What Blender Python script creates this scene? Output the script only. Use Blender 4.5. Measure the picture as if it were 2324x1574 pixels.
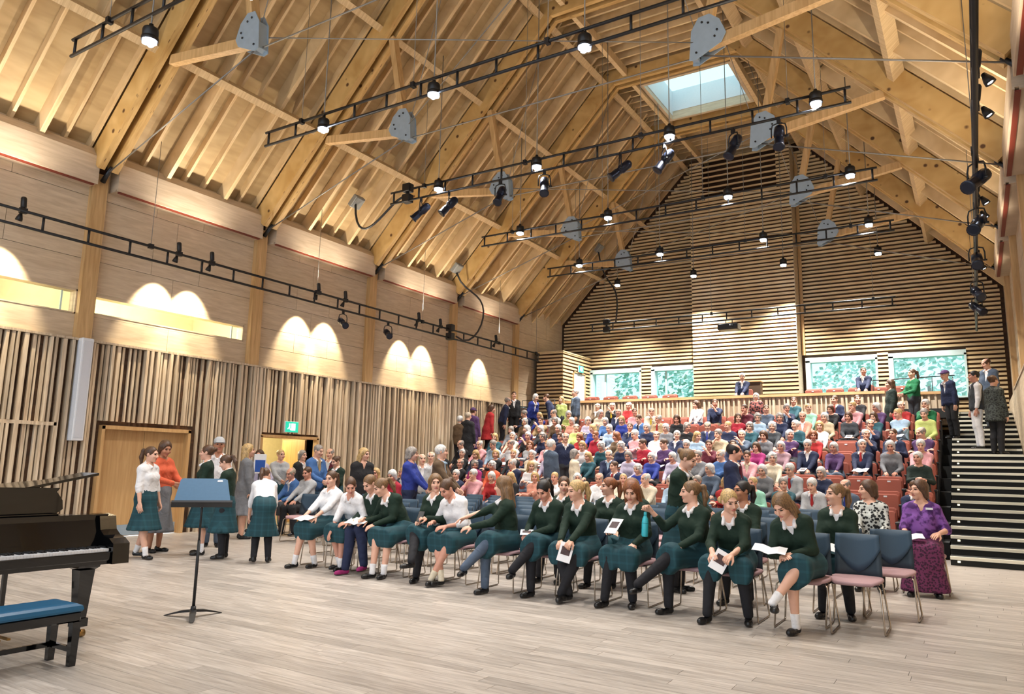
import bpy, bmesh, math, random
import numpy as np
from mathutils import Vector, Matrix, Euler
PI = math.pi
rnd = random.Random(7)
scene = bpy.context.scene
for o_ in list(bpy.data.objects):
    bpy.data.objects.remove(o_)
COL = scene.collection

# ---------------------------------------------------------------- camera (frame taken as 2324 x 1574)
FPX, YAW, PITCH, ROLL, CXP, CYP, HCAM = 1672.236, -.560056, .160716, .0200374, 1162., 787., 1.45
_f = np.array([math.sin(YAW)*math.cos(PITCH), math.cos(YAW)*math.cos(PITCH), math.sin(PITCH)])
_r = np.array([math.cos(YAW), -math.sin(YAW), 0.]); _u = np.cross(_r, _f)
CR = _r*math.cos(ROLL)+_u*math.sin(ROLL); CU = -_r*math.sin(ROLL)+_u*math.cos(ROLL); CF = _f
CO = np.array([0, 0, HCAM])
def ray(u, v): return (u-CXP)/FPX*CR-(v-CYP)/FPX*CU+CF
def on_z(u, v, z=0.): d = ray(u, v); return CO+(z-HCAM)/d[2]*d
def on_x(u, v, x): d = ray(u, v); return CO+x/d[0]*d
def on_y(u, v, y): d = ray(u, v); return CO+y/d[1]*d
def pix(p):
    q = np.array(p, float)-CO
    return CXP+FPX*(q@CR)/(q@CF), CYP-FPX*(q@CU)/(q@CF)
cam = bpy.data.cameras.new('camera'); camo = bpy.data.objects.new('camera', cam); COL.objects.link(camo)
cam.sensor_fit = 'HORIZONTAL'; cam.sensor_width = 36.; cam.lens = FPX/2324*36
cam.clip_start = .05; cam.clip_end = 300
camo.matrix_world = Matrix(((CR[0], CU[0], -CF[0], 0), (CR[1], CU[1], -CF[1], 0), (CR[2], CU[2], -CF[2], HCAM), (0, 0, 0, 1)))
scene.camera = camo
# ---------------------------------------------------------------- world, exposure
w = bpy.data.worlds.new('world'); scene.world = w; w.use_nodes = True
bg = w.node_tree.nodes['Background']; bg.inputs[0].default_value = (.86, .93, 1., 1); bg.inputs[1].default_value = 1.0
vs = scene.view_settings; vs.view_transform = 'Standard'; vs.look = 'None'; vs.gamma = 1; vs.exposure = 0.92; vs.use_curve_mapping = False
LK = 1.0      # overall lamp level
cy = scene.cycles; cy.max_bounces = 3; cy.diffuse_bounces = 2; cy.glossy_bounces = 1; cy.transmission_bounces = 2; cy.transparent_max_bounces = 6; cy.caustics_reflective = False; cy.caustics_refractive = False

ORD = ['first', 'second', 'third', 'fourth', 'fifth', 'sixth', 'seventh', 'eighth', 'ninth', 'tenth', 'eleventh', 'twelfth', 'thirteenth', 'fourteenth', 'fifteenth', 'sixteenth', 'seventeenth', 'eighteenth', 'nineteenth', 'twentieth', 'twenty-first', 'twenty-second', 'twenty-third', 'twenty-fourth']
# ---------------------------------------------------------------- helpers
def tag(o, label=None, cat=None, group=None, kind=None):
    if label: o['label'] = label
    if cat: o['category'] = cat
    if group: o['group'] = group
    if kind: o['kind'] = kind
    return o
def empty(name, loc=(0, 0, 0), rz=0., label=None, cat=None, group=None, kind=None, parent=None):
    o = bpy.data.objects.new(name, None); COL.objects.link(o)
    o.location = loc; o.rotation_euler = (0, 0, rz); o.empty_display_size = .1
    if parent: o.parent = parent
    return tag(o, label, cat, group, kind)
def setmat(o, mats):
    mats = mats if isinstance(mats, (list, tuple)) else [mats]
    for i, m in enumerate(mats):
        if i < len(o.material_slots):
            o.material_slots[i].link = 'OBJECT'; o.material_slots[i].material = m
def meshobj(name, me, mats, parent=None, loc=(0, 0, 0), rot=None, mat4=None, scale=None):
    o = bpy.data.objects.new(name, me); COL.objects.link(o)
    n = len(mats) if isinstance(mats, (list, tuple)) else 1
    while len(me.materials) < n: me.materials.append(None)
    setmat(o, mats)
    if parent: o.parent = parent
    if mat4 is not None: o.matrix_local = mat4
    else:
        o.location = loc
        if rot is not None: o.rotation_euler = rot
        if scale is not None: o.scale = scale
    return o
def copytree(o, parent=None):
    c = o.copy(); COL.objects.link(c)
    if parent is not None: c.parent = parent
    for ch in o.children: copytree(ch, c)
    return c
class MB:
    """collects shapes into one mesh"""
    def __init__(s): s.v = []; s.f = []; s.mi = []; s.sm = []
    def add(s, vs_, fs, mi=0, smooth=False):
        b = len(s.v); s.v += [tuple(map(float, p)) for p in vs_]
        for f in fs: s.f.append([i+b for i in f]); s.mi.append(mi); s.sm.append(smooth)
        return s
    def box(s, lo, hi, mi=0, mat=None):
        x0, y0, z0 = lo; x1, y1, z1 = hi
        P = [(x0, y0, z0), (x1, y0, z0), (x1, y1, z0), (x0, y1, z0), (x0, y0, z1), (x1, y0, z1), (x1, y1, z1), (x0, y1, z1)]
        if mat is not None: P = [tuple(mat @ Vector(p)) for p in P]
        return s.add(P, [(0, 3, 2, 1), (4, 5, 6, 7), (0, 1, 5, 4), (1, 2, 6, 5), (2, 3, 7, 6), (3, 0, 4, 7)], mi)
    def cbox(s, c, d, mi=0, mat=None):
        return s.box([c[i]-d[i]/2 for i in range(3)], [c[i]+d[i]/2 for i in range(3)], mi, mat)
    def bbox(s, lo, hi, b=.01, mi=0):
        """box with chamfered vertical section (bevel all edges along z and top)"""
        x0, y0, z0 = lo; x1, y1, z1 = hi
        def ring(i, z): return [(x0+b+i, y0+i, z), (x1-b-i, y0+i, z), (x1-i, y0+b+i, z), (x1-i, y1-b-i, z), (x1-b-i, y1-i, z), (x0+b+i, y1-i, z), (x0+i, y1-b-i, z), (x0+i, y0+b+i, z)]
        R = [ring(b, z0), ring(0, z0+b), ring(0, z1-b), ring(b, z1)]
        return s.loft(R, mi, caps=True)
    def loft(s, rings, mi=0, caps=True, closed=True, smooth=False):
        n = len(rings[0]); V = [p for r in rings for p in r]; F = []
        for i in range(len(rings)-1):
            for j in range(n if closed else n-1):
                k = (j+1) % n; F.append((i*n+j, i*n+k, (i+1)*n+k, (i+1)*n+j))
        if caps: F.append(tuple(range(n))[::-1]); F.append(tuple((len(rings)-1)*n+j for j in range(n)))
        return s.add(V, F, mi, smooth)
    def beam(s, p, q, wd, hg, up=(0, 0, 1), mi=0):
        p = Vector(p); q = Vector(q); d = (q-p).normalized(); up = Vector(up)
        sd = d.cross(up).normalized(); u2 = sd.cross(d)
        a = sd*wd/2; b = u2*hg/2
        return s.loft([[p-a-b, p+a-b, p+a+b, p-a+b], [q-a-b, q+a-b, q+a+b, q-a+b]], mi)
    def tube(s, pts, r, n=6, mi=0, closed=False, smooth=True):
        pts = [Vector(p) for p in pts]; rs = r if isinstance(r, (list, tuple)) else [r]*len(pts); rings = []; prev = None
        for i, p in enumerate(pts):
            d = (pts[min(i+1, len(pts)-1)]-pts[max(i-1, 0)])
            d = d.normalized() if d.length > 1e-9 else Vector((0, 0, 1))
            if prev is None:
                a = d.orthogonal().normalized()
            else:
                a = prev-d*prev.dot(d); a = a.normalized() if a.length > 1e-6 else d.orthogonal().normalized()
            prev = a; b = d.cross(a)
            rings.append([p+(a*math.cos(2*PI*j/n)+b*math.sin(2*PI*j/n))*rs[i] for j in range(n)])
        return s.loft(rings, mi, smooth=smooth)
    def lathe(s, prof, c=(0, 0, 0), n=16, mi=0, axis='z', smooth=True):
        rings = []
        for r, z in prof:
            R = []
            for j in range(n):
                a = 2*PI*j/n; x, y = r*math.cos(a), r*math.sin(a)
                P = (x, y, z) if axis == 'z' else ((z, x, y) if axis == 'x' else (y, z, x))
                R.append((P[0]+c[0], P[1]+c[1], P[2]+c[2]))
            rings.append(R)
        return s.loft(rings, mi, smooth=smooth)
    def prism(s, poly, z0, z1, mi=0, plane='xy'):
        def m(p, z): return (p[0], p[1], z) if plane == 'xy' else ((p[0], z, p[1]) if plane == 'xz' else (z, p[0], p[1]))
        return s.loft([[m(p, z0) for p in poly], [m(p, z1) for p in poly]], mi)
    def mesh(s, name):
        me = bpy.data.meshes.new(name); me.from_pydata(s.v, [], s.f)
        if s.f:
            me.polygons.foreach_set('material_index', s.mi); me.polygons.foreach_set('use_smooth', s.sm)
        bm = bmesh.new(); bm.from_mesh(me); bmesh.ops.recalc_face_normals(bm, faces=bm.faces); bm.to_mesh(me); bm.free()
        me.update(); return me
    def obj(s, name, mats, parent=None, **k):
        return meshobj(name, s.mesh(name), mats, parent, **k)
_cube = MB().cbox((0, 0, 0), (1, 1, 1)).mesh('box')
_cube.materials.append(None)
def boxo(name, lo, hi, mat, parent=None, rot=None):
    """a plain board: shared unit box, scaled"""
    c = [(lo[i]+hi[i])/2 for i in range(3)]; d = [max(abs(hi[i]-lo[i]), .001) for i in range(3)]
    return meshobj(name, _cube, mat, parent, loc=c, rot=rot, scale=d)
def beamo(name, p, q, wd, hg, mat, parent=None, up=(0, 0, 1)):
    p = Vector(p); q = Vector(q); d = q-p; L = d.length; d.normalize()
    sd = d.cross(Vector(up)).normalized(); u2 = sd.cross(d); c = (p+q)/2
    M = Matrix(((d.x*L, sd.x*wd, u2.x*hg, c.x), (d.y*L, sd.y*wd, u2.y*hg, c.y), (d.z*L, sd.z*wd, u2.z*hg, c.z), (0, 0, 0, 1)))
    return meshobj(name, _cube, mat, parent, mat4=M)
def struct(o): o['kind'] = 'structure'; return o
# ---------------------------------------------------------------- materials
_M = {}
def srgb(r, g, b):
    f = lambda c: (c/255/12.92) if c/255 <= .04045 else ((c/255+.055)/1.055)**2.4
    return (f(r), f(g), f(b), 1)
def newmat(name):
    m = bpy.data.materials.new(name); m.use_nodes = True
    nt = m.node_tree; return m, nt, nt.nodes['Principled BSDF']
def flat(name, rgb, rough=.6, metal=0., noise=.06, nscale=40., emit=None, es=1., coat=0.):
    """plain surface with a little procedural mottling"""
    if name in _M: return _M[name]
    m, nt, b = newmat(name); c = srgb(*rgb)
    b.inputs['Roughness'].default_value = rough; b.inputs['Metallic'].default_value = metal
    if coat: b.inputs['Coat Weight'].default_value = coat
    if noise:
        tc = nt.nodes.new('ShaderNodeTexCoord'); n = nt.nodes.new('ShaderNodeTexNoise'); n.inputs['Scale'].default_value = nscale
        n.inputs['Detail'].default_value = 1
        nt.links.new(tc.outputs['Object'], n.inputs['Vector'])
        r = nt.nodes.new('ShaderNodeMix'); r.data_type = 'RGBA'
        r.inputs[6].default_value = [x*(1-noise) for x in c[:3]]+[1]; r.inputs[7].default_value = [min(1, x*(1+noise)) for x in c[:3]]+[1]
        nt.links.new(n.outputs['Fac'], r.inputs[0]); nt.links.new(r.outputs[2], b.inputs['Base Color'])
    else: b.inputs['Base Color'].default_value = c
    if emit:
        b.inputs['Emission Color'].default_value = srgb(*emit); b.inputs['Emission Strength'].default_value = es
    _M[name] = m; return m
def wood(name, lo, hi, stretch=(1, 1, 1), scale=6., rough=.55, rand=.12, knots=0., coat=0.):
    """timber: world-space noise stretched along the grain, random tone for each piece"""
    if name in _M: return _M[name]
    m, nt, b = newmat(name); N = nt.nodes; L = nt.links
    g = N.new('ShaderNodeNewGeometry'); mp = N.new('ShaderNodeVectorMath'); mp.operation = 'MULTIPLY'; mp.inputs[1].default_value = stretch
    oi = N.new('ShaderNodeObjectInfo'); ad = N.new('ShaderNodeVectorMath'); ad.operation = 'ADD'
    L.new(g.outputs['Position'], mp.inputs[0]); L.new(mp.outputs[0], ad.inputs[0])
    mu = N.new('ShaderNodeMath'); mu.operation = 'MULTIPLY'; mu.inputs[1].default_value = 37.
    L.new(oi.outputs['Random'], mu.inputs[0]); L.new(mu.outputs[0], ad.inputs[1])
    n = N.new('ShaderNodeTexNoise'); n.inputs['Scale'].default_value = scale; n.inputs['Detail'].default_value = 2; n.inputs['Roughness'].default_value = .65; n.inputs['Distortion'].default_value = .4
    L.new(ad.outputs[0], n.inputs['Vector'])
    cr = N.new('ShaderNodeValToRGB'); cr.color_ramp.elements[0].position = .3; cr.color_ramp.elements[1].position = .72
    cr.color_ramp.elements[0].color = srgb(*lo); cr.color_ramp.elements[1].color = srgb(*hi)
    L.new(n.outputs['Fac'], cr.inputs[0])
    hs = N.new('ShaderNodeHueSaturation'); mr = N.new('ShaderNodeMapRange')
    mr.inputs[3].default_value = 1-rand; mr.inputs[4].default_value = 1+rand
    L.new(oi.outputs['Random'], mr.inputs[0]); L.new(mr.outputs[0], hs.inputs['Value']); L.new(cr.outputs[0], hs.inputs['Color'])
    out = hs.outputs[0]
    if knots:
        v = N.new('ShaderNodeTexVoronoi'); v.inputs['Scale'].default_value = 2.1; L.new(ad.outputs[0], v.inputs['Vector'])
        k = N.new('ShaderNodeMapRange'); k.inputs[1].default_value = knots*.6; k.inputs[2].default_value = knots; L.new(v.outputs['Distance'], k.inputs[0])
        mx = N.new('ShaderNodeMix'); mx.data_type = 'RGBA'; mx.inputs[6].default_value = srgb(92, 60, 34)
        L.new(k.outputs[0], mx.inputs[0]); L.new(out, mx.inputs[7]); out = mx.outputs[2]
    L.new(out, b.inputs['Base Color']); b.inputs['Roughness'].default_value = rough
    if coat: b.inputs['Coat Weight'].default_value = coat; b.inputs['Coat Roughness'].default_value = .25
    bp = N.new('ShaderNodeBump'); bp.inputs['Strength'].default_value = .12; bp.inputs['Distance'].default_value = .01
    L.new(n.outputs['Fac'], bp.inputs['Height']); L.new(bp.outputs[0], b.inputs['Normal'])
    _M[name] = m; return m
def emis(name, rgb, s):
    if name in _M: return _M[name]
    m, nt, b = newmat(name); b.inputs['Base Color'].default_value = srgb(*rgb)
    b.inputs['Emission Color'].default_value = srgb(*rgb); b.inputs['Emission Strength'].default_value = s; _M[name] = m; return m
def glass(name, tint=(225, 245, 245)):
    if name in _M: return _M[name]
    m, nt, b = newmat(name); N = nt.nodes
    t = N.new('ShaderNodeBsdfTransparent'); t.inputs[0].default_value = srgb(*tint)
    gl = N.new('ShaderNodeBsdfGlossy'); gl.inputs['Roughness'].default_value = .03
    mx = N.new('ShaderNodeMixShader'); mx.inputs[0].default_value = .07; nt.links.new(t.outputs[0], mx.inputs[1]); nt.links.new(gl.outputs[0], mx.inputs[2])
    nt.links.new(mx.outputs[0], N['Material Output'].inputs[0]); _M[name] = m; return m
W_FLOOR = wood('floor_oak', (160, 150, 141), (204, 195, 186), (1.2, 14, 1), 2.2, .36, .17)
W_SLAT = wood('slat_larch', (192, 167, 138), (234, 216, 190), (14, 14, .8), 1.6, .6, .18)
W_PLY = wood('birch_ply', (200, 177, 148), (222, 202, 174), (1, 1.0, 9), 2.0, .5, .05)
W_DOOR = wood('door_oak', (196, 152, 100), (214, 174, 122), (12, 12, .8), 1.6, .45, .04)
W_ROOFPLY = wood('roof_ply', (178, 150, 108), (204, 176, 132), (3, .7, 3), 1.4, .6, .10)
W_JOIST = wood('joist_pine', (208, 176, 130), (234, 206, 162), (1.2, 16, 1.2), 1.6, .55, .12)
W_RAFT = wood('rafter_glulam', (190, 148, 86), (222, 184, 122), (1.3, 9, 1.3), 1.5, .5, .06, knots=.15)
W_COL = wood('column_glulam', (190, 150, 98), (222, 184, 132), (9, 9, .7), 1.6, .5, .05)
W_BACK = wood('back_slat', (216, 184, 134), (248, 226, 182), (.6, 9, 9), 2.0, .5, .10)
W_DARK = wood('slat_backing', (58, 38, 24), (88, 60, 38), (1, 1, 6), 2., .8, .0)
W_RAIL = wood('rail_oak', (196, 150, 98), (230, 190, 140), (.8, 9, 9), 2., .45, .05)
CORN = wood('cornice_ply', (194, 172, 146), (216, 196, 172), (1, .8, 9), 1.8, .5, .03)
BLACK = flat('black_paint', (22, 22, 25), .45)
STEEL = flat('galvanised_steel', (168, 186, 202), .42, .3, .1, 9)
ROD = flat('steel_rod', (150, 146, 140), .5, .6, 0)
DKSTEEL = flat('dark_steel', (60, 62, 66), .4, .7)
WHITEP = flat('white_paint', (232, 233, 238), .5)
REDSTRIP = flat('red_oxide_strip', (128, 52, 36), .5)
FRAMEC = flat('window_frame_pale', (214, 238, 236), .4)
CREAM = flat('cream_plaster', (236, 228, 196), .8)
# ---------------------------------------------------------------- the hall: shell
XL, XR, XC = -13.7, .93, -6.385
def MX(x): return 2*XC-x
FR = [-.45, 3.33, 7.1, 10.87, 14.63, 18.4, 22.17]           # roof frames
YB = 25.8; YF = -2.3
ZE, SL = 7.05, 1.055                                          # eave height and slope of the joists' underside
XF0 = -8.4; ZFLAT = 13.05                                     # flat top of the roof
def zroof(x, off=0.): return ZE+SL*(x-XL)+off
NRM = Vector((-SL, 0, 1)).normalized()
floor = empty('floor', kind='structure')
boxo('subfloor', (XL-.2, YF, -.2), (XR+.3, YB+.4, -.012), W_DARK, floor)
# floor boards: real boards with open joints; the largest in view one by one, the rest joined
PW = .14
boards = []
y = 1.2
row = 0
while y < 15.2:
    x = XL-rnd.uniform(0, 1.6)
    while x < XR:
        L = rnd.choice((1.2, 1.6, 1.9, 2.2)); x1 = min(x+L, XR+.1)
        boards.append((max(x, XL-.1), x1, y)); x += L
    y += PW; row += 1
def bsize(b):
    c = ((b[0]+b[1])/2, b[2], 0.); q = np.array(c)-CO; d = q@CF
    if d < 1.: return 0
    u, v = pix(c)
    if not (-60 < u < 2400 and 900 < v < 1640): return 0
    return 1/d**3
boards.sort(key=bsize, reverse=True)
rest = MB()
for i, b in enumerate(boards):
    lo, hi = (b[0]+.0015, b[2]+.0015, -.012), (b[1]-.0015, b[2]+PW-.0015, 0.)
    if i < 290: boxo('floor_board', lo, hi, W_FLOOR, floor)
    else: rest.box(lo, hi)
def wood_rest(): 
    m = rest.obj('floor_boards_far', W_FLOOR, floor); m['kind'] = 'stuff'
wood_rest()

# ---- left and right walls
def wall_side(side):
    mir = side == 'right'
    fx = (lambda x: MX(x)) if mir else (lambda x: x)
    def bx(name, lo, hi, m, p):
        xa, xb = sorted((fx(lo[0]), fx(hi[0])))
        return boxo(name, (xa, lo[1], lo[2]), (xb, hi[1], hi[2]), m, p)
    wl = empty('wall_'+side, kind='structure')
    doors = [] if mir else [(7.6, 9.44, 2.06), (11.26, 12.88, 2.03)]
    wins = [] if mir else [(3.5, 6.95, 4.05, 4.5), (7.27, 10.62, 4.1, 4.46)]
    # lower backing in pieces round the doorways
    ys = [YF]+[v for d in doors for v in d[:2]]+[YB]
    for i in range(0, len(ys), 2): bx('wall_base', (XL-.3, ys[i], 0), (XL-.08, ys[i+1], 3.56), W_DARK if not mir else W_PLY, wl)
    for d in doors: bx('wall_base', (XL-.3, d[0], d[2]), (XL-.08, d[1], 3.56), W_DARK, wl)
    bx('ledge', (XL-.3, YF, 3.56), (XL+.03, 22.0, 3.6), W_SLAT, wl)
    # upper plywood panels, one by one
    zs = [3.6, 4.05, 4.5, 5.1, 5.7, 6.3, 7.4]
    for k in range(len(FR)):
        y0 = FR[k]+.14; y1 = (FR[k+1]-.14) if k+1 < len(FR) else YB
        cut = [y0, y0+(y1-y0)*.31, y0+(y1-y0)*.62, y1]
        for j in range(len(zs)-1):
            c = cut if j % 2 else [y0, y0+(y1-y0)*.45, y1]
            for a, b_ in zip(c[:-1], c[1:]):
                z0, z1 = zs[j], zs[j+1]
                if any(a < w_[1] and b_ > w_[0] for w_ in wins) and z0 >= 4.0 and z1 <= 4.6: continue
                bx('wall_panel', (XL-.14, a+.004, z0+.004), (XL-.1, b_-.004, z1-.004), W_PLY, wl)
        for w_ in wins:
            if y0-.2 < (w_[0]+w_[1])/2 < y1+.2:
                for (a, b_, z0, z1) in ((y0, w_[0], 4.05, 4.5), (w_[1], y1, 4.05, 4.5), (w_[0], w_[1], 4.05, w_[2]), (w_[0], w_[1], w_[3], 4.5)):
                    if b_-a > .01 and z1-z0 > .005: bx('wall_panel', (XL-.14, a, z0), (XL-.1, b_, z1), W_PLY, wl)
    if not mir:      # masonry behind the ply, in pieces round the two windows
        for (a, b_, z0, z1) in ((YF, YB, 3.6, 4.03), (YF, YB, 4.52, 8.0), (YF, 3.5, 4.03, 4.52), (6.95, 7.27, 4.03, 4.52), (10.62, YB, 4.03, 4.52)):
            bx('wall_core', (XL-.3, a, z0), (XL-.15, b_, z1), W_DARK, wl)
    else: bx('wall_core', (XL-.3, YF, 3.6), (XL-.15, YB, 8.0), W_DARK, wl)
    for k, yf in enumerate(FR):
        bx('column', (XL-.12, yf-.15, 3.6), (XL+.02, yf+.13, 6.75), W_COL, wl)
    # cornice boxes with a recessed red strip underneath
    for k in range(len(FR)-1):
        y0, y1 = FR[k]+.22, FR[k+1]-.16
        P = [(-.12, 6.47), (.12, 6.47), (.12, 6.50), (.17, 6.50), (.17, 6.47), (.2, 6.47), (.2, 7.0), (.06, 7.18), (-.12, 7.18)]
        mb = MB().prism([(fx(XL+p[0]), p[1]) for p in P], y0, y1, plane='xz')
        c = mb.obj('cornice', CORN, wl)
        bx('cornice_strip', (XL+.10, y0+.05, 6.45), (XL+.17, y1-.05, 6.474), REDSTRIP, wl)
    return wl
wallL = wall_side('left'); wallR = wall_side('right')
# vertical slats of the lower left wall
y = 3.2
while y < 22.0:
    wd = rnd.choice((.035, .045, .05, .06, .07)); dp = rnd.choice((.03, .05, .08, .10, .12)); z0 = .0
    if 7.5 < y < 9.5: z0 = 2.14
    if 11.18 < y < 12.95: z0 = 2.11
    if y < 6.75 and rnd.random() < 2:
        boxo('slat', (XL-.08, y, 0.03), (XL-.08+dp, y+wd, 2.0), W_SLAT, wallL)
        z0 = 2.06
    if 6.96 < y < 7.26: boxo('slat', (XL-.08, y, 0.), (XL-.06, y+wd, 3.555), W_SLAT, wallL)
    else:
        boxo('slat', (XL-.08, y, z0), (XL-.08+dp, y+wd, 3.555), W_SLAT, wallL)
    y += wd+rnd.choice((.03, .045, .06, .07, .085))
boxo('slat_rail', (XL-.08, 3.2, 2.0), (XL+.02, 6.8, 2.06), W_SLAT, wallL)
# lower right wall: plain boards with a sloping handrail
for k in range(9):
    y0 = YF+k*3.12
    boxo('wall_board', (XR-.01, y0+.01, .0), (XR+.06, y0+3.1, 3.56), W_PLY, wallR)
# white speaker column on the left wall
sp = empty('column_speaker', (XL+.1, 7.13, 1.75), label='tall white column loudspeaker on the slatted wall beside the oak doors', cat='loudspeaker')
MB().bbox((-.12, -.12, 0), (.06, .09, 1.85), .012).obj('cabinet', WHITEP, sp)
boxo('grille', (.06, -.09, .05), (.066, .06, 1.8), flat('grille_white', (214, 216, 224), .7), sp)
boxo('bracket', (-.2, -.05, .8), (-.1, .03, .9), DKSTEEL, sp)
# doors
d1 = empty('door_1', kind='structure', label='closed pair of plain oak doors in the slatted wall', cat='door')
for a, b_ in ((7.66, 8.515), (8.525, 9.38)): boxo('door_leaf', (XL-.16, a, .01), (XL-.1, b_, 1.99), W_DOOR, d1)
for lo, hi in (((XL-.2, 7.6, 0), (XL+.04, 7.66, 2.05)), ((XL-.2, 9.38, 0), (XL+.04, 9.44, 2.05)), ((XL-.2, 7.6, 1.99), (XL+.04, 9.44, 2.06))): boxo('door_frame', lo, hi, W_DOOR, d1)
boxo('kick_plate', (XL-.098, 7.7, .02), (XL-.094, 9.34, .22), STEEL, d1)
d2 = empty('door_2', kind='structure', label='open doorway to a lit corridor in the slatted wall', cat='door')
for lo, hi in (((XL-.35, 11.2, 0), (XL+.05, 11.26, 2.03)), ((XL-.35, 12.88, 0), (XL+.05, 12.94, 2.03)), ((XL-.35, 11.2, 2.0), (XL+.05, 12.94, 2.06))): boxo('door_frame', lo, hi, W_DOOR, d2)
boxo('door_leaf', (XL-1.1, 12.82, .01), (XL-.3, 12.87, 1.99), W_DOOR, d2)
cor = empty('trim_1', kind='structure')
for n_, lo, hi in (('corridor_wall', (XL-2.6, 10.2, 0), (XL-2.5, 14.0, 2.6)), ('corridor_wall', (XL-2.6, 10.1, 0), (XL-.3, 10.2, 2.6)), ('corridor_wall', (XL-2.6, 14.0, 0), (XL-.3, 14.1, 2.6)), ('corridor_ceiling', (XL-2.6, 10.1, 2.5), (XL-.3, 14.1, 2.6)), ('corridor_floor', (XL-2.6, 10.1, -.05), (XL-.3, 14.1, 0))):
    boxo(n_, lo, hi, CREAM if 'floor' not in n_ else W_FLOOR, cor)
cl = empty('corridor_light', (XL-1.5, 12.0, 2.48), label='round ceiling light in the corridor behind the open doorway', cat='lamp')
MB().lathe([(.0, -.05), (.16, -.05), (.18, 0), (0, 0)], n=20).obj('diffuser', emis('warm_lamp', (255, 224, 150), 6), cl)
li = bpy.data.lights.new('corridor_bulb', 'POINT'); li.energy = 60*LK; li.color = (1, .8, .45); li.shadow_soft_size = .15
lo_ = bpy.data.objects.new('corridor_bulb', li); COL.objects.link(lo_); lo_.parent = cl; lo_.location = (0, 0, -.2)
# high windows of the left wall, with the lit room behind
def highwin(n_, y0, y1, z0, z1):
    wo = empty('window_%d' % n_, kind='structure')
    fm = W_PLY
    for lo, hi in (((XL-.3, y0, z0), (XL-.09, y0+.025, z1)), ((XL-.3, y1-.025, z0), (XL-.09, y1, z1)), ((XL-.3, y0, z0), (XL-.09, y1, z0+.025)), ((XL-.3, y0, z1-.03), (XL-.09, y1, z1))): boxo('window_frame', lo, hi, fm, wo)
    boxo('window_jamb', (XL-.28, y1-.2, z0+.025), (XL-.26, y1-.17, z1-.03), FRAMEC, wo)
    boxo('pane', (XL-.27, y0+.025, z0+.025), (XL-.262, y1-.025, z1-.03), glass('window_glass', (250, 250, 244)), wo)
highwin(1, 3.5, 6.95, 4.05, 4.5); highwin(2, 7.27, 10.62, 4.1, 4.46)
rm = empty('trim_2', kind='structure')
for n_, lo, hi in (('room_back', (XL-4.1, 1., 3.3), (XL-4., 12, 6.2)), ('room_end', (XL-4.1, .9, 3.3), (XL-.3, 1.0, 6.2)), ('room_end', (XL-4.1, 12, 3.3), (XL-.3, 12.1, 6.2)), ('room_floor', (XL-4.1, .9, 3.2), (XL-.3, 12.1, 3.3)), ('room_divider', (XL-4., 7.08, 3.3), (XL-.3, 7.16, 6.2))):
    boxo(n_, lo, hi, CREAM, rm)
MB().loft([[(XL-.3, 1, 5.2), (XL-.3, 12, 5.2)], [(XL-4.1, 1, 6.2), (XL-4.1, 12, 6.2)], [(XL-4.1, 1, 6.3), (XL-4.1, 12, 6.3)], [(XL-.3, 1, 5.3), (XL-.3, 12, 5.3)]], closed=False, caps=False).obj('room_ceiling', CREAM, rm)
for k in range(24):
    y0 = 1.3+k*.24
    beamo('ceiling_batten', (XL-.4, y0, 5.2), (XL-4., y0+.9, 6.15), .05, .05, FRAMEC, rm)
for yy in (8.2, 10.0):
    tb = empty('strip_light', (XL-1.6, yy, 5.3), label='thin black linear light behind the high window, %s' % ('near its far end' if yy > 9 else 'beside the timber column'), cat='lamp')
    MB().beam((-.5, 0, -.02), (.5, .1, -.02), .05, .05).obj('housing', BLACK, tb)
for yy, e_ in ((4.5, 150), (9.2, 210)):
    li = bpy.data.lights.new('room_lamp', 'POINT'); li.energy = e_*LK; li.color = (1, .93, .72); li.shadow_soft_size = .4
    lo_ = bpy.data.objects.new('room_lamp', li); COL.objects.link(lo_); lo_.location = (XL-1.8, yy, 4.6)

# ---- back wall
wb = empty('wall_back', kind='structure')
def gable(x0, x1, z):    # clip a horizontal run to the gable
    a = XL+(z-ZE)/SL if z > ZE else XL
    return max(x0, a), min(x1, MX(a))
PIT = .132
PX0, PX1, PY = -8.2, -4.72, 25.1
WIN = [(-12.55, -10.42), (-10.02, -8.2), (-4.6, -2.45), (-2.14, -.04)]
WZ0, WZ1 = 3.75, 5.2
MB().prism([(XL-.3, 0), (XR+.3, 0), (XR+.3, WZ0), (XL-.3, WZ0)], YB+.03, YB+.3, plane='xz').obj('wall_core', W_DARK, wb)
MB().prism([(XL-.3, WZ1), (XR+.3, WZ1), (XR+.3, 7.4), (MX(XF0), 13.4), (XF0, 13.4), (XL-.3, 7.4)], YB+.03, YB+.3, plane='xz').obj('wall_core', W_DARK, wb)
xs_ = [XL-.3]+[v for w_ in WIN for v in w_]+[XR+.3]
for i in range(0, len(xs_), 2): boxo('wall_core', (xs_[i], YB+.03, WZ0), (xs_[i+1], YB+.3, WZ1), W_DARK, wb)
z = 2.8
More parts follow.
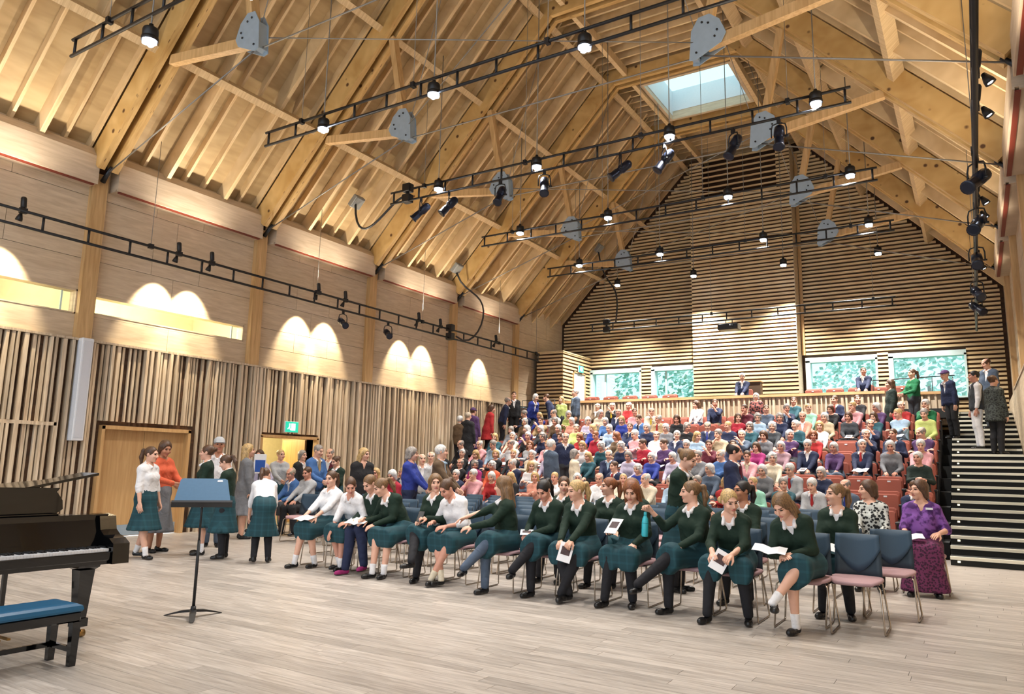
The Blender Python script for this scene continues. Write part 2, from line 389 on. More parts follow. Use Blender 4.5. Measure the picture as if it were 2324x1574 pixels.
while z < 12.55:
    runs = [(XL, PX0), (PX1, XR)]
    if WZ0-.04 < z < WZ1:
        runs = [(xs_[i], xs_[i+1]) for i in range(0, len(xs_), 2)]
        runs[0] = (XL, runs[0][1]); runs[-1] = (runs[-1][0], XR); runs = [r for r in runs if not (r[0] > PX0-.3 and r[1] < PX1+.3)]
    for a, b_ in runs:
        a, b_ = gable(a, b_, z+.07)
        if b_-a > .12: boxo('slat', (a, YB-.045, z), (b_, YB+.03, z+.07), W_BACK, wb)
    if z > 3.2 and z < 12.6:
        if z < 11.0 or z > 12.5:
            boxo('slat', (PX0, PY-.045, z), (PX1, PY, z+.074), W_BACK, wb)
        else:                      # open louvre near the top of the breast
            boxo('slat', (PX0, PY-.045, z), (PX0+.45, PY, z+.07), W_BACK, wb)
            boxo('slat', (PX1-.45, PY-.045, z), (PX1, PY, z+.074), W_BACK, wb)
    if z < 5.6:
        boxo('slat', (-13.6, 23.45, z), (-12.55, 23.5, z+.07), W_BACK, wb)
        if z > 5.0 or z < 2.9: boxo('slat', (-12.55, 23.45, z), (-12.5, YB, z+.07), W_BACK, wb)
        else:
            boxo('slat', (-12.55, 23.45, z), (-12.5, 24.25, z+.07), W_BACK, wb); boxo('slat', (-12.55, 25.25, z), (-12.5, YB, z+.07), W_BACK, wb)
    z += PIT
k = 11.06
while k < 12.5:
    boxo('louvre_slat', (PX0+.45, PY-.03, k), (PX1-.45, PY+.03, k+.05), W_BACK, wb); k += .2
brs = MB().box((PX0, PY, 2.8), (PX1, YB+.03, 10.98)).obj('chimney_breast', W_DARK, wb)
for lo, hi in (((PX0, PY, 10.98), (PX0+.45, YB, 12.62)), ((PX1-.45, PY, 10.98), (PX1, YB, 12.62))): boxo('chimney_breast', lo, hi, W_DARK, wb)
boxo('breast_side', (PX1, PY-.02, 2.8), (PX1+.012, YB, 12.62), W_PLY, wb)
for (x_) in (PX0-.14, PX1+.03): boxo('wall_post', (x_, YB-.1, 5.3), (x_+.1, YB-.03, 12.4), W_COL, wb)
for lo, hi in (((-13.65, 23.5, 2.8), (-12.55, YB, 5.62)),): boxo('closet_core', lo, hi, W_DARK, wb)
boxo('closet_top', (XL-.1, 23.42, 5.62), (-12.48, YB, 5.66), W_BACK, wb)
d3 = empty('door_3', kind='structure', label='white door in the slatted closet beside the rear windows', cat='door')
boxo('door_leaf', (-12.56, 24.3, 2.9), (-12.5, 25.2, 4.95), WHITEP, d3)
for lo, hi in (((-12.56, 24.25, 2.9), (-12.47, 24.3, 5.0)), ((-12.56, 25.2, 2.9), (-12.47, 25.25, 5.0)), ((-12.56, 24.25, 4.95), (-12.47, 25.25, 5.0))): boxo('door_frame', lo, hi, W_RAIL, d3)
for i, (a, b_) in enumerate(WIN):
    wo = empty('window_%d' % (i+3), kind='structure')
    boxo('window_head', (a, YB-.08, WZ1-.16), (b_, YB+.25, WZ1), FRAMEC, wo)
    boxo('window_sill', (a, YB-.1, WZ0), (b_, YB+.25, WZ0+.05), FRAMEC, wo)
    boxo('window_jamb', (a, YB-.08, WZ0), (a+.14, YB+.25, WZ1-.1), FRAMEC, wo); boxo('window_jamb', (b_-.06, YB-.08, WZ0), (b_, YB+.25, WZ1-.1), FRAMEC, wo)
    xm = a+(b_-a)*.28
    if i < 2: boxo('mullion', (xm-.03, YB+.1, WZ0), (xm+.03, YB+.18, WZ1-.1), FRAMEC, wo)
    boxo('pane', (a+.14, YB+.14, WZ0+.05), (b_-.06, YB+.15, WZ1-.16), glass('rear_glass', (226, 248, 247)), wo)

# ---- roof
ceil = empty('ceiling', kind='structure')
def roofpt(x, off, mir): 
    p = Vector((x, 0, zroof(x)))+NRM*off
    return (MX(p.x) if mir else p.x, p.z)
def slopebeam(name, x0, x1, off, y, wd, hg, m, mir, par=None):
    a = roofpt(x0, off, mir); b_ = roofpt(x1, off, mir)
    n = (SL, 0, 1) if mir else (-SL, 0, 1)
    return beamo(name, (a[0], y, a[1]), (b_[0], y, b_[1]), wd, hg, m, par or ceil, up=n)
PUR = [-12.05, -10.25, -8.5]
for mir in (False, True):
    for k in range(len(FR)):                                  # sheets of ply above the joists, bay by bay
        y0 = FR[k]; y1 = FR[k+1] if k+1 < len(FR) else YB+.2
        for x0, x1 in ((XL-.35, PUR[0]), (PUR[0], PUR[1]), (PUR[1], XF0+.12)):
            c0 = roofpt(x0, .24, mir); c1 = roofpt(x1, .24, mir)
            beamo('roof_panel', (c0[0], (y0+y1)/2, c0[1]), (c1[0], (y0+y1)/2, c1[1]), y1-y0, .03, W_ROOFPLY, ceil, up=((SL if mir else -SL), 0, 1))
        n = 8
        js = [y0+.33+(y1-y0-.62)*i/(n-1) for i in range(n)]
        for i, yj in enumerate(js):
            deep = (i in (2, 5))
            if mir and k < 2: continue
            for (xa, xb) in ((XL-.2, PUR[1]-.02), (PUR[1]+.02, XF0+.12)):
                slopebeam('joist', xa, xb, .15 if not deep else .06, yj, .055 if not deep else .085, .15 if not deep else .33, W_JOIST, mir)
        for x_ in PUR:                                        # purlins between the rafters
            p = roofpt(x_, -.08, mir)
            beamo('purlin', (p[0], y0+.27, p[1]), (p[0], y1-(.21 if k+1 < len(FR) else .2), p[1]), .14, .26, W_JOIST, ceil, up=((SL if mir else -SL), 0, 1))
    for yf in FR:                                             # twin rafters
        for s_ in (-.17, .09):
            slopebeam('rafter', XL-.02, XF0+.34, -.17, yf+s_, .13, .46, W_RAFT, mir)
# flat top with cross joists, beams and a rooflight
XA, XB = XF0-.1, MX(XF0)+.1
SKY = (-7.57, -5.10, 19.1, 21.52)
for lo, hi in (((XA, YF, 12.94), (XB, SKY[2], 12.98)), ((XA, SKY[3], 12.94), (XB, YB+.2, 12.98)), ((XA, SKY[2], 12.94), (SKY[0], SKY[3], 12.98)), ((SKY[1], SKY[2], 12.94), (XB, SKY[3], 12.98))): boxo('roof_panel', lo, hi, W_ROOFPLY, ceil)
y = 9.0
while y < YB-.1:
    if SKY[2]-.1 < y < SKY[3]+.1: runs = [(XA, SKY[0]-.12), (SKY[1]+.12, XB)]
    else: runs = [(XA, XB)]
    for a, b_ in runs: boxo('cross_joist', (a, y-.03, 12.74), (b_, y+.03, 12.94), W_JOIST, ceil)
    y += .36
for x_ in (-7.95, -4.9): 
    pass
for yf in FR[1:]:
    for s_ in (-.17, .09): boxo('collar_beam', (XA, yf+s_-.058, 12.36), (XB, yf+s_+.058, 12.739), W_RAFT, ceil)
for k in range(2, len(FR)):
    y0 = FR[k]+.25; y1 = (FR[k+1]-.25) if k+1 < len(FR) else YB
    for x_ in (-7.76, -4.9): boxo('ridge_purlin', (x_-.06, y0, 12.5), (x_+.06, y1, 12.74), W_JOIST, ceil)
sk = empty('window_7', kind='structure')
for lo, hi in (((SKY[0]-.1, SKY[2]-.1, 12.58), (SKY[0], SKY[3]+.1, 13.55)), ((SKY[1], SKY[2]-.1, 12.58), (SKY[1]+.1, SKY[3]+.1, 13.55)), ((SKY[0], SKY[2]-.1, 12.58), (SKY[1], SKY[2], 13.55)), ((SKY[0], SKY[3], 12.58), (SKY[1], SKY[3]+.1, 13.55))):
    boxo('rooflight_kerb', lo, hi, W_JOIST if lo[2] < 0 else W_PLY, sk)
for lo, hi in (((SKY[0], SKY[2], 12.72), (SKY[0]+.015, SKY[3], 13.55)), ((SKY[1]-.015, SKY[2], 12.72), (SKY[1], SKY[3], 13.55)), ((SKY[0], SKY[3]-.015, 12.85), (SKY[1], SKY[3], 13.55)), ((SKY[0], SKY[2], 12.72), (SKY[1], SKY[2]+.015, 13.55))): boxo('rooflight_lining', lo, hi, WHITEP, sk)
for i in range(3): boxo('pane', (SKY[0]+i*.823, SKY[2], 13.55), (SKY[0]+.813+i*.823, SKY[3], 13.57), glass('rear_glass', (226, 248, 247)), sk)

# ---- roof trusses: timber struts, steel node plates, tie rods
NXL, NZ = -9.5, 8.16
for k, yf in enumerate(FR[1:]):
    t = empty('roof_truss', (XC, yf, NZ), cat='truss', group='roof trusses')
    nm = ['second roof truss out from the stage', 'roof truss over the slatted wall between piano and oak doors', 'roof truss above the oak doors end and the doorway', 'roof truss over the foot of the red seats', 'roof truss over the middle of the red seats', 'roof truss nearest the slatted rear wall'][k]
    t['label'] = 'timber strut and steel tie '+nm
    for mir in (False, True):
        g = (lambda x: (MX(x) if mir else x)-XC)
        pl = MB(); PO = [(-.38, .12), (-.30, -.02), (.12, -.22), (.22, -.2), (.18, .3), (.06, .5), (-.12, .52), (-.28, .38)]
        PO = [(NXL+p[0], p[1]) for p in PO]
        pl.prism([(g(p[0]), p[1]) for p in PO], -.10, -.085, plane='xz'); pl.prism([(g(p[0]), p[1]) for p in PO], .085, .10, plane='xz')
        pl.prism([(g(NXL+.10), -.18), (g(NXL+.2), -.16), (g(NXL+.16), .3), (g(NXL+.06), .3)], -.085, .085, plane='xz')
        np_ = pl.obj('node_plate', STEEL, t)
        bt = MB()
        for p in ((-.2, .1), (-.1, .36), (.0, .4), (-.24, .2), (.1, -.1)): bt.lathe([(0, -.115), (.018, -.115), (.018, .115), (0, .115)], (g(NXL+p[0]), 0, p[1]), 8, axis='y')
        b_ = bt.obj('bolts', DKSTEEL, np_); b_['kind'] = 'stuff'
        a = roofpt(PUR[0], -.40, mir); c = roofpt(PUR[1], -.40, mir)
        beamo('strut', (g(NXL-.05), 0, .03), (a[0]-XC, 0, a[1]-NZ), .13, .17, W_COL, t)
        beamo('strut', (g(NXL-.02), 0, .12), (c[0]-XC, 0, c[1]-NZ), .13, .17, W_COL, t, up=(0, 1, 0))
        MB().tube([(g(NXL+.02), 0, -.12), (g(XL+.12), 0, 6.72-NZ)], .014).obj('tie_rod', ROD, t)
        MB().tube([(g(XL+.3), 0, 6.72-NZ+.12), (g(XL+.05), 0, 6.6-NZ)], [.03, .05], 8).obj('rod_anchor', DKSTEEL, t)
        MB().tube([(g(NXL+.1), 0, .2), (g(NXL+1.2), 0, 12.4-NZ)], .008).obj('hanger_rod', ROD, t)
    MB().tube([(NXL+.15-XC, 0, -.13), (MX(NXL)-.15-XC, 0, -.13)], .014).obj('tie_rod', ROD, t)
# wind bracing between the last trusses
BRN = {2: 'over the oak doors', 4: 'over the middle red seats', 5: 'over the upper red seats'}
for (k0, k1) in ((2, 3), (4, 5), (5, 6)):
    for s_ in (0, 1):
        xa, xb = (NXL, MX(NXL)) if s_ == 0 else (MX(NXL), NXL)
        br = MB().tube([(xa, FR[k0], NZ+.1+.03*s_), (xb, FR[k1], NZ+.1+.03*s_)], .01).obj('bracing_cable', ROD)
        tag(br, 'thin steel bracing cable %s, running back towards the %s wall' % (BRN[k0], 'right' if s_ == 0 else 'plywood'), 'cable', 'crossed bracing cables')
# ---------------------------------------------------------------- lighting bars, pendants, lanterns
def lamp(kind, name, loc, e, parent, col=(1, .93, .82), tgt=None, size=1.2, blend=.5, soft=.06):
    li = bpy.data.lights.new(name, kind); li.energy = e*LK; li.color = col
    if kind == 'SPOT': li.spot_size = size; li.spot_blend = blend
    if kind != 'AREA': li.shadow_soft_size = soft
    o = bpy.data.objects.new(name, li); COL.objects.link(o); o.location = loc
    if parent: o.parent = parent
    if tgt is not None: o.rotation_euler = Vector(tgt).to_track_quat('-Z', 'Y').to_euler()
    return o
def ladder(name, a, b_, gap, nr, label, hang=(), top=None):
    """ladder bar from a to b_ : two chords, rungs, hangers"""
    a = Vector(a); b_ = Vector(b_); d = b_-a
    t = empty(name, a, label=label, cat='lighting bar', group='ladder lighting bars')
    for dz in (0, gap): MB().tube([(0, 0, dz), tuple(d+Vector((0, 0, dz)))], .026, 8).obj('chord', BLACK, t)
    for i in range(nr):
        p = d*((i+.12)/(nr-.76)); MB().tube([tuple(p), tuple(p+Vector((0, 0, gap)))], .022, 6).obj('rung', BLACK, t)
    for f in hang:
        p = d*f; q = a+p
        zt = top if top else (zroof(q.x if q.x < XC else MX(q.x))-.1 if (XL < q.x < XF0 or q.x > MX(XF0)) else 12.6)
        MB().tube([tuple(p+Vector((0, 0, gap))), (p.x, p.y, zt-a.z)], .006, 5).obj('hanger_wire', ROD, t)
        MB().cbox((p.x, p.y, gap), (.07, .09, .09)).obj('clamp', BLACK, t)
    return t
BARX0, BARX1, BARZ, BGAP = -11.42, -1.36, 7.55, .27
BARS = [(1.5, 'bar above the stage floor'), (5.25, 'bar over the piano'), (8.95, 'bar over the front row of chairs'), (12.65, 'bar carrying a row of theatre lanterns'), (16.5, 'bar over the lower red seats'), (20.3, 'bar over the upper red seats')]
for y_, n_ in BARS:
    ladder('lighting_bar', (BARX0, y_, BARZ), (BARX1, y_, BARZ), BGAP, 14, 'black steel ladder '+n_+', hung on wires', (.1, .37, .63, .9))
ladder('lighting_bar', (-11.4, 23.4, 6.25), (-1.65, 23.4, 6.25), .25, 13, 'black steel ladder bar in front of the slatted rear wall, low', (.06, .45, .94))
ladder('lighting_bar', (-13.1, .5, 5.2), (-13.1, 22.75, 5.2), .26, 30, 'long black ladder bar running along the plywood wall', (.14, .33, .52, .7, .88, .99))
ladder('lighting_bar', (.24, .5, 5.2), (.24, 22.5, 5.2), .26, 30, 'long black ladder bar above the stairs beside the right wall', (.2, .45, .7, .95))
# pendants
LENS = emis('lamp_lens', (226, 236, 255), 22)
pm = {}
pm['h'] = MB().lathe([(0, .30), (.03, .30), (.035, .25), (.095, .235), (.105, .21), (.105, .06), (.0, .06)], n=18).mesh('housing')
_l = MB()
for i in range(4): _l.lathe([(0, .07), (.045, .07), (.046, .012), (.034, 0), (0, -.004)], (.05*math.cos(i*PI/2+.78), .05*math.sin(i*PI/2+.78), 0), 10)
pm['l'] = _l.mesh('lamp_cluster')
pm['r'] = MB().lathe([(.105, .10), (.112, .10), (.112, .05), (.105, .05)], n=18).mesh('rim')
PEND = [(1.5, [-10., -7.4, -4.5, -1.9], 7.5), (5.25, [-9.3, -7.2, -4.46, -1.9], 7.1), (8.95, [-9.82, -7.25, -4.46, -1.85], 7.48), (12.65, [-10., -7.41, -4.51, -1.91], 7.62), (16.5, [-10.16, -7.54, -4.49, -1.88], 7.7), (20.3, [-10.27, -7.59, -4.59, -1.94], 7.74), (24., [-10.6, -7.78, -4.83, -2.09], 7.96)]
COLN = ['nearest the plywood wall', 'left of the roof ridge', 'right of the roof ridge', 'nearest the right wall']
ROWN = ['stage row', 'row over the piano', 'row over the front chairs', 'row among the theatre lanterns', 'row over the lower red seats', 'row over the upper red seats', 'row before the rear wall']
PE = 520.
for ri, (y_, xs, z_) in enumerate(PEND):
    for ci, x_ in enumerate(xs):
        t = empty('pendant_downlight', (x_, y_+.0, z_), label='black cylinder pendant downlight, %s, %s' % (ROWN[ri], COLN[ci]), cat='pendant light', group='pendant downlights')
        o = meshobj('housing', pm['h'], BLACK, t); meshobj('lamp_cluster', pm['l'], LENS, t)['kind'] = 'stuff'; meshobj('rim', pm['r'], BLACK, t)
        zt = (zroof(x_ if x_ < XC else MX(x_))) if not (XF0 < x_ < MX(XF0)) else 12.74
        MB().tube([(0, 0, .3), (0, 0, zt-z_)], .011, 6).obj('stem', ROD, t)
        if ri: lamp('SPOT', 'downlight_beam', (0, 0, -.03), PE*(0.02, .28, .68, 1.5, 1.95, 2.0, 2.4)[ri], t, (1, .95, .88), None, 1.75, .7, .045)
# theatre lanterns
lm = {}
lm['b'] = MB().lathe([(0, .26), (.05, .25), (.085, .2), (.09, .02), (.07, .0), (.07, -.06), (.078, -.07), (.078, -.2), (.095, -.22), (.095, -.24), (.06, -.24)], n=14, axis='y').mesh('lantern_body')
lm['l'] = MB().lathe([(0, -.235), (.07, -.235), (.07, -.228), (0, -.228)], n=14, axis='y').mesh('lens')
lm['y'] = MB().tube([(-.12, 0, 0), (-.12, 0, .14), (-.1, 0, .22), (0, 0, .25), (.1, 0, .22), (.12, 0, .14), (.12, 0, 0)], .012, 6).mesh('yoke')
lm['c'] = MB().cbox((0, 0, .29), (.06, .05, .1)).mesh('clamp')
lm['k'] = MB().tube([(.09, 0, 0), (.15, 0, 0)], .018, 8).mesh('knob')
NAVY = flat('lantern_enamel', (26, 34, 52), .3, .3)
def lantern(loc, yaw, pitch, label, on=None, sc=1., roll=0):
    t = empty('stage_lantern', loc, yaw, label=label, cat='stage light', group='theatre lanterns'); t.scale = (sc,)*3
    b_ = meshobj('lantern_body', lm['b'], NAVY, t, rot=(pitch, 0, 0)); meshobj('lens', lm['l'], LENS if on else DKSTEEL, b_); meshobj('knob', lm['k'], BLACK, b_)
    meshobj('yoke', lm['y'], BLACK, t); meshobj('clamp', lm['c'], BLACK, t)
    if on: lamp('SPOT', 'lantern_beam', (0, -.26, 0), on, b_, (1, .95, .88), (0, -1, 0), .5, .4, .04)
    return t
for i, (x_, yw, pt) in enumerate(((-10.49, -1.1, .75), (-9.69, -.9, .85), (-8.31, .1, 1.0), (-7.22, .5, 1.0), (-5.52, -1.0, .7), (-4.62, -.9, .95), (-3.32, -.6, 1.05), (-2.53, .1, 1.15))):
    lantern((x_, 12.65, 7.2), yw, pt, 'dark blue theatre lantern, %s along its bar from the plywood wall' % ORD[i], sc=1.05)
for i, (y_, yw) in enumerate(((12.97, 1.2), (14.64, 1.0))):
    lantern((-13.1, y_, 4.88), yw, .5, 'black lantern under the wall bar %s' % ('beside the uplight pair' if i == 0 else 'alone by a timber column'), sc=.9)
for i, y_ in enumerate((10.2, 11.9, 14.2, 16.6, 18.4)):
    lantern((.24, y_, 4.95 if i % 2 else 5.0), -.6+.3*i, .6, 'black lantern on the bar by the right wall, %s truss' % ('front', 'second', 'third', 'fourth', 'fifth')[i]+' from the stage', sc=.95)
# wall washers on the side bars
ww = {}
ww['t'] = MB().lathe([(0, .20), (.035, .20), (.045, .18), (.045, .02), (.0, .0)], n=10).mesh('lamp_tube')
ww['c'] = MB().cbox((0, 0, -.02), (.07, .11, .09)).mesh('clamp')
ww['h'] = MB().lathe([(0, 0), (.02, 0), (.05, -.09), (.055, -.13), (.04, -.13), (0, -.1)], n=12).mesh('reflector')
ww['l'] = MB().lathe([(0, -.11), (.04, -.12), (0, -.125)], n=12).mesh('lens')
UPE = 78.
def washer(x_, y_, side, e, label, tilt=.48):
    t = empty('wall_washer', (x_, y_, 5.49), label=label, cat='wall light', group='wall washers')
    s_ = 1 if side == 'right' else -1
    meshobj('clamp', ww['c'], BLACK, t); meshobj('lamp_tube', ww['t'], BLACK, t, loc=(0, 0, .02), rot=(0, s_*.15, 0))
    h = meshobj('reflector', ww['h'], BLACK, t, loc=(s_*.06, 0, -.05), rot=(0, -s_*tilt, 0)); meshobj('lens', ww['l'], LENS, h)
    lamp('SPOT', 'washer_beam', (s_*(.06+math.sin(tilt)*.19), 0, -.05-math.cos(tilt)*.19), e, t, (1, .86, .62), (s_*math.sin(tilt), 0, -math.cos(tilt)), 1.12, .55, .03)
    lamp('SPOT', 'uplight_beam', (s_*.03, 0, .26), UPE, t, (1, .89, .72), (-s_*.35, 0, 1), 2.3, .8, .05)
WASH = [5.0, 5.6, 8.45, 9.2, 12.15, 13.05, 15.95, 16.95, 19.95]
for i, y_ in enumerate(WASH): washer(-13.12, y_, 'left', 190, 'small black wall washer on the plywood wall bar, %s out from the stage' % ORD[i])
for i, y_ in enumerate((3.2, 5.2, 8.3, 9.1, 12.2, 12.9, 16.2, 20.2)): washer(.26, y_, 'right', 80, 'small black wall washer on the right wall bar, %s out from the stage' % ORD[i])
# dimmer boxes, junction boxes and cable loops
def dimmer(loc, label):
    t = empty('dimmer_box', loc, label=label, cat='dimmer')
    for dz in (-.1, .16): MB().bbox((-.11, -.09, dz-.1), (.11, .09, dz+.1), .012).obj('case', BLACK, t)
    MB().cbox((0, 0, .03), (.05, .05, .2)).obj('bracket', DKSTEEL, t)
    MB().box((.112, -.06, .1), (.116, .06, .2)).obj('socket_plate', DKSTEEL, t)
dimmer((-10.95, 12.7, 7.72), 'black dimmer box pair clamped to the end of the lantern bar')
dimmer((-13.1, 17.4, 5.35), 'black dimmer box pair clamped to the plywood wall bar')
dimmer((-10.75, 23.4, 6.38), 'black dimmer box pair at the end of the low rear bar')
def jbox(loc, pts, label, clabel):
    t = empty('junction_box', loc, label=label, cat='junction box')
    n = Vector((-SL, 0, 1)).normalized(); M = n.to_track_quat('Z', 'Y').to_matrix().to_4x4()
    b_ = MB().bbox((-.16, -.16, -.09), (.16, .16, .05), .015).obj('case', flat('box_grey', (142, 142, 138), .5), t, mat4=M)
    MB().cbox((0, 0, -.094), (.26, .26, .012)).obj('cover', flat('box_grey', (142, 142, 138), .5), b_)
    c = Vector(loc); tag(MB().tube([Vector(p) for p in pts], .028, 8).obj('cable_loop', flat('cable_rubber', (46, 46, 48), .5)), clabel, 'cable')
def bez(*P, n=14):
    out = []
    for i in range(n+1):
        t = i/n; q = [Vector(p) for p in P]
        while len(q) > 1: q = [a.lerp(b_, t) for a, b_ in zip(q[:-1], q[1:])]
        out.append(q[0])
    return out
jbox((-12.75, 12.85, zroof(-12.75)-.13), bez((-12.72, 12.8, 7.85), (-12.6, 12.7, 6.7), (-11.9, 12.7, 6.9), (-11.5, 12.7, 7.75), (-10.95, 12.7, 7.7)), 'grey junction box on the joists above the lantern bar end', 'thick dark cable loop from junction box to lantern bar')
jbox((-13.2, 17.75, zroof(-13.2)-.12), bez((-13.2, 17.75, 7.3), (-12.9, 17.9, 6.3), (-12.9, 19.5, 7.3), (-13.0, 19.3, 6.0), (-13.1, 18.7, 4.9), (-13.1, 17.7, 5.3)), 'grey junction box at the eave above the wall bar', 'thick dark cable loop hanging down to the plywood wall bar')
jbox((-11.3, 23.9, zroof(-11.3)-.12), bez((-11.3, 23.9, 9.3), (-11., 23.8, 7.6), (-10.2, 23.5, 8.3), (-10.4, 23.4, 6.5)), 'grey junction box on the last roof bay', 'pale cable dropping from the last roof bay to the low bar')
t = empty('projector', (-6.45, 23.4, 6.0), label='black video projector under the low rear bar', cat='projector')
MB().bbox((-.32, -.22, -.1), (.32, .22, .1), .02).obj('case', BLACK, t); MB().lathe([(0, -.27), (.06, -.27), (.06, -.2), (0, -.2)], (.12, 0, 0), 14, axis='y').obj('lens', DKSTEEL, t)
for dx in (-.1, .1): MB().tube([(dx, 0, .1), (dx, 0, .27)], .015).obj('bracket', BLACK, t)
# exit signs
def exitsign(loc, rz, label):
    t = empty('exit_sign', loc, rz, label=label, cat='sign')
    GR = emis('exit_green', (30, 170, 140), .7); WH = emis('exit_white', (235, 255, 250), 1.0)
    MB().bbox((-.2, -.02, -.13), (.2, .02, .13), .008).obj('casing', WHITEP, t)
    boxo('panel', (-.19, -.026, -.12), (.19, -.02, .12), GR, t)
    boxo('door_pictogram', (-.02, -.029, -.08), (.1, -.026, .08), WH, t)
    m = MB(); m.lathe([(0, -.003), (.02, -.003), (.02, 0), (0, 0)], (-.07, -.027, .06), 10, axis='y')
    m.prism([(-.09, .03), (-.05, .035), (-.055, -.01), (-.03, -.07), (-.05, -.075), (-.075, -.02), (-.12, -.06), (-.13, -.045), (-.09, -.005)], -.03, -.026, plane='xz')
    m.obj('running_figure', WH, t)['kind'] = 'stuff'
    MB().tube([(-.06, 0, -.13), (-.06, 0, -.2)], .01).obj('bracket', DKSTEEL, t); MB().tube([(.06, 0, -.13), (.06, 0, -.2)], .01).obj('bracket', DKSTEEL, t)
exitsign((-13.55, 11.96, 2.26), PI/2, 'lit green exit sign above the open doorway')
exitsign((-12.44, 24.75, 5.12), PI/2, 'lit green exit sign above the white closet door')
# trees seen through the rear windows
LEAF = flat('leaves_outside', (186, 226, 212), .7, 0, .25, 3); BARK = flat('bark_outside', (120, 110, 96), .9)
for i, (x_, y_, hgt) in enumerate(((-18, 33, 7), (-13.8, 36, 8), (-9.5, 34, 6.5), (-4.6, 38.5, 7.5), (-1.4, 33.5, 6.8), (4.2, 37, 8))):
    t = empty('garden_tree', (x_, y_, 0), label='leafy tree outside the rear windows, %s' % ('by the closet corner', 'between the first windows', 'behind the second window', 'behind the slatted breast', 'behind the third window', 'behind the window by the stairs')[i], cat='tree', group='trees outside')
    MB().tube([(0, 0, 0), (.1, 0, hgt*.4), (0, .1, hgt*.75)], [.2, .15, .06], 8).obj('trunk', BARK, t)
    m = MB(); r_ = random.Random(i)
    for j in range(900):
        th, ph = r_.uniform(0, 2*PI), math.acos(r_.uniform(-1, 1)); R = r_.uniform(.5, 1)**.5*2.2
        c = Vector((R*math.sin(ph)*math.cos(th), R*math.sin(ph)*math.sin(th), hgt*.68+R*.95*math.cos(ph)))
        a = Vector((r_.uniform(-1, 1), r_.uniform(-1, 1), r_.uniform(-.5, .5))).normalized()*.14; b_ = a.orthogonal().normalized()*.1
        m.add([c-a, c+b_, c+a, c-b_], [(0, 1, 2, 3)])
    m.obj('foliage', LEAF, t)['kind'] = 'stuff'
tag(boxo('garden_ground', (-40, YB+.5, -.3), (30, 70, -.1), flat('lawn', (120, 160, 110), .9)), kind='structure')
# ---------------------------------------------------------------- stairs, raked platform, balcony
YS, GO, RI = 14.4, .43, .138
NST = 23
stairs = empty('aisle_stairs', (XR-.7, YS, 0), label='dark aisle steps with pale nosings beside the right wall', cat='stairs')
TREAD = flat('tread_dark', (34, 36, 36), .7); NOSE = flat('nosing_pale', (236, 232, 214), .5); RISER = flat('riser_black', (20, 22, 22), .7)
_x0, _x1 = -.47-(XR-.7), XR-.03-(XR-.7)
for k in range(NST):
    z = RI*(k+1); y = GO*k
    boxo('tread', (_x0, y+.07, z-.04), (_x1, y+GO+.02, z), TREAD, stairs); boxo('nosing', (_x0, y-.02, z-.045), (_x1, y+.07, z+.004), NOSE, stairs)
    boxo('riser', (_x0, y+.01, z-RI), (_x1, y+.03, z-.045), RISER, stairs)
    if k % 2 == 0: boxo('step_reflector', (_x0+.1, y-.001, z-.09), (_x0+.14, y+.01, z-.06), emis('reflector_glow', (255, 240, 200), 1.2), stairs)  # small reflectors, no lamps; their shine is put in as emission
stl = empty('aisle_stairs', (-13.2, YS, 0), label='dark aisle steps between the red seats and the slatted wall', cat='stairs')
for k in range(18):
    z = RI*(k+1); y = GO*k
    boxo('tread', (-.4, y+.07, z-.04), (.3, y+GO+.02, z), TREAD, stl); boxo('nosing', (-.4, y-.02, z-.045), (.3, y+.07, z+.004), NOSE, stl); boxo('riser', (-.4, y+.01, z-RI), (.3, y+.03, z-.045), RISER, stl)
NROW = 9
ROWY = [14.95+.86*k for k in range(NROW)]; ROWZ = [.276*k for k in range(NROW)]
for k in range(1, NROW+1):
    y0, y1 = ROWY[0]+.86*k-.36, (ROWY[0]+.86*(k+1)-.36 if k < NROW else 22.5)
    if y1-y0 < .05: continue
    t = empty('seating_tier', (-6.7, y0, 0), label='dark platform tier %s' % ('under the %s raked row of red seats' % ORD[k] if k < NROW else 'at the foot of the gallery front'), cat='platform', group='seating tiers')
    boxo('deck', (-6.18, .06, .276*k-.03), (6.2, y1-y0, .276*k-.002), TREAD, t); boxo('riser', (-6.18, 0, 0), (6.2, .06, .276*k-.002), RISER, t); boxo('carcass', (-6.18, .06, 0), (6.2, y1-y0, .276*k-.03), RISER, t)
balc = empty('balcony', (0, 22.5, 0), label='rear gallery with vertical wood slat front and oak rail', cat='gallery')
boxo('deck', (XL+.05, .1, 2.95), (-.5, YB-22.5-.75, 3.2), TREAD, balc); boxo('deck_rear', (-12.4, 2.55, 2.95), (PX0-.02, YB-22.5-.06, 3.2), TREAD, balc); boxo('deck_rear', (PX1+.03, 2.55, 2.95), (XR-.02, YB-22.5-.06, 3.2), TREAD, balc)
boxo('front_panel', (-12.6, .02, 2.5), (-2.0, .08, 3.62), W_SLAT, balc)
x = -12.55
while x < -2.05:
    wd = rnd.choice((.04, .05, .07)); boxo('slat', (x, -.06, 2.5), (x+wd, .02, 3.6), W_SLAT, balc); x += wd+rnd.choice((.05, .08, .1))
boxo('rail', (-13.1, -.1, 3.62), (-2.0, .12, 3.7), W_RAIL, balc)
boxo('front_panel', (-2.0, .6, 2.8), (-.55, .66, 3.66), W_SLAT, balc)
for i in range(9): boxo('slat', (-1.97+i*.16, .54, 2.9), (-1.92+i*.16, .6, 3.62), W_SLAT, balc)
boxo('rail', (-2.05, .5, 3.62), (-.5, .72, 3.7), W_RAIL, balc)
hr = empty('guard_rail', (-1.4, 23.6, 3.2), label='black steel guard rail at the top of the aisle steps', cat='railing')
for i in range(2): MB().tube([(-1.0, 0, .92-.45*i), (1.05, 0, .98-.45*i)], .014).obj('rail', BLACK, hr)
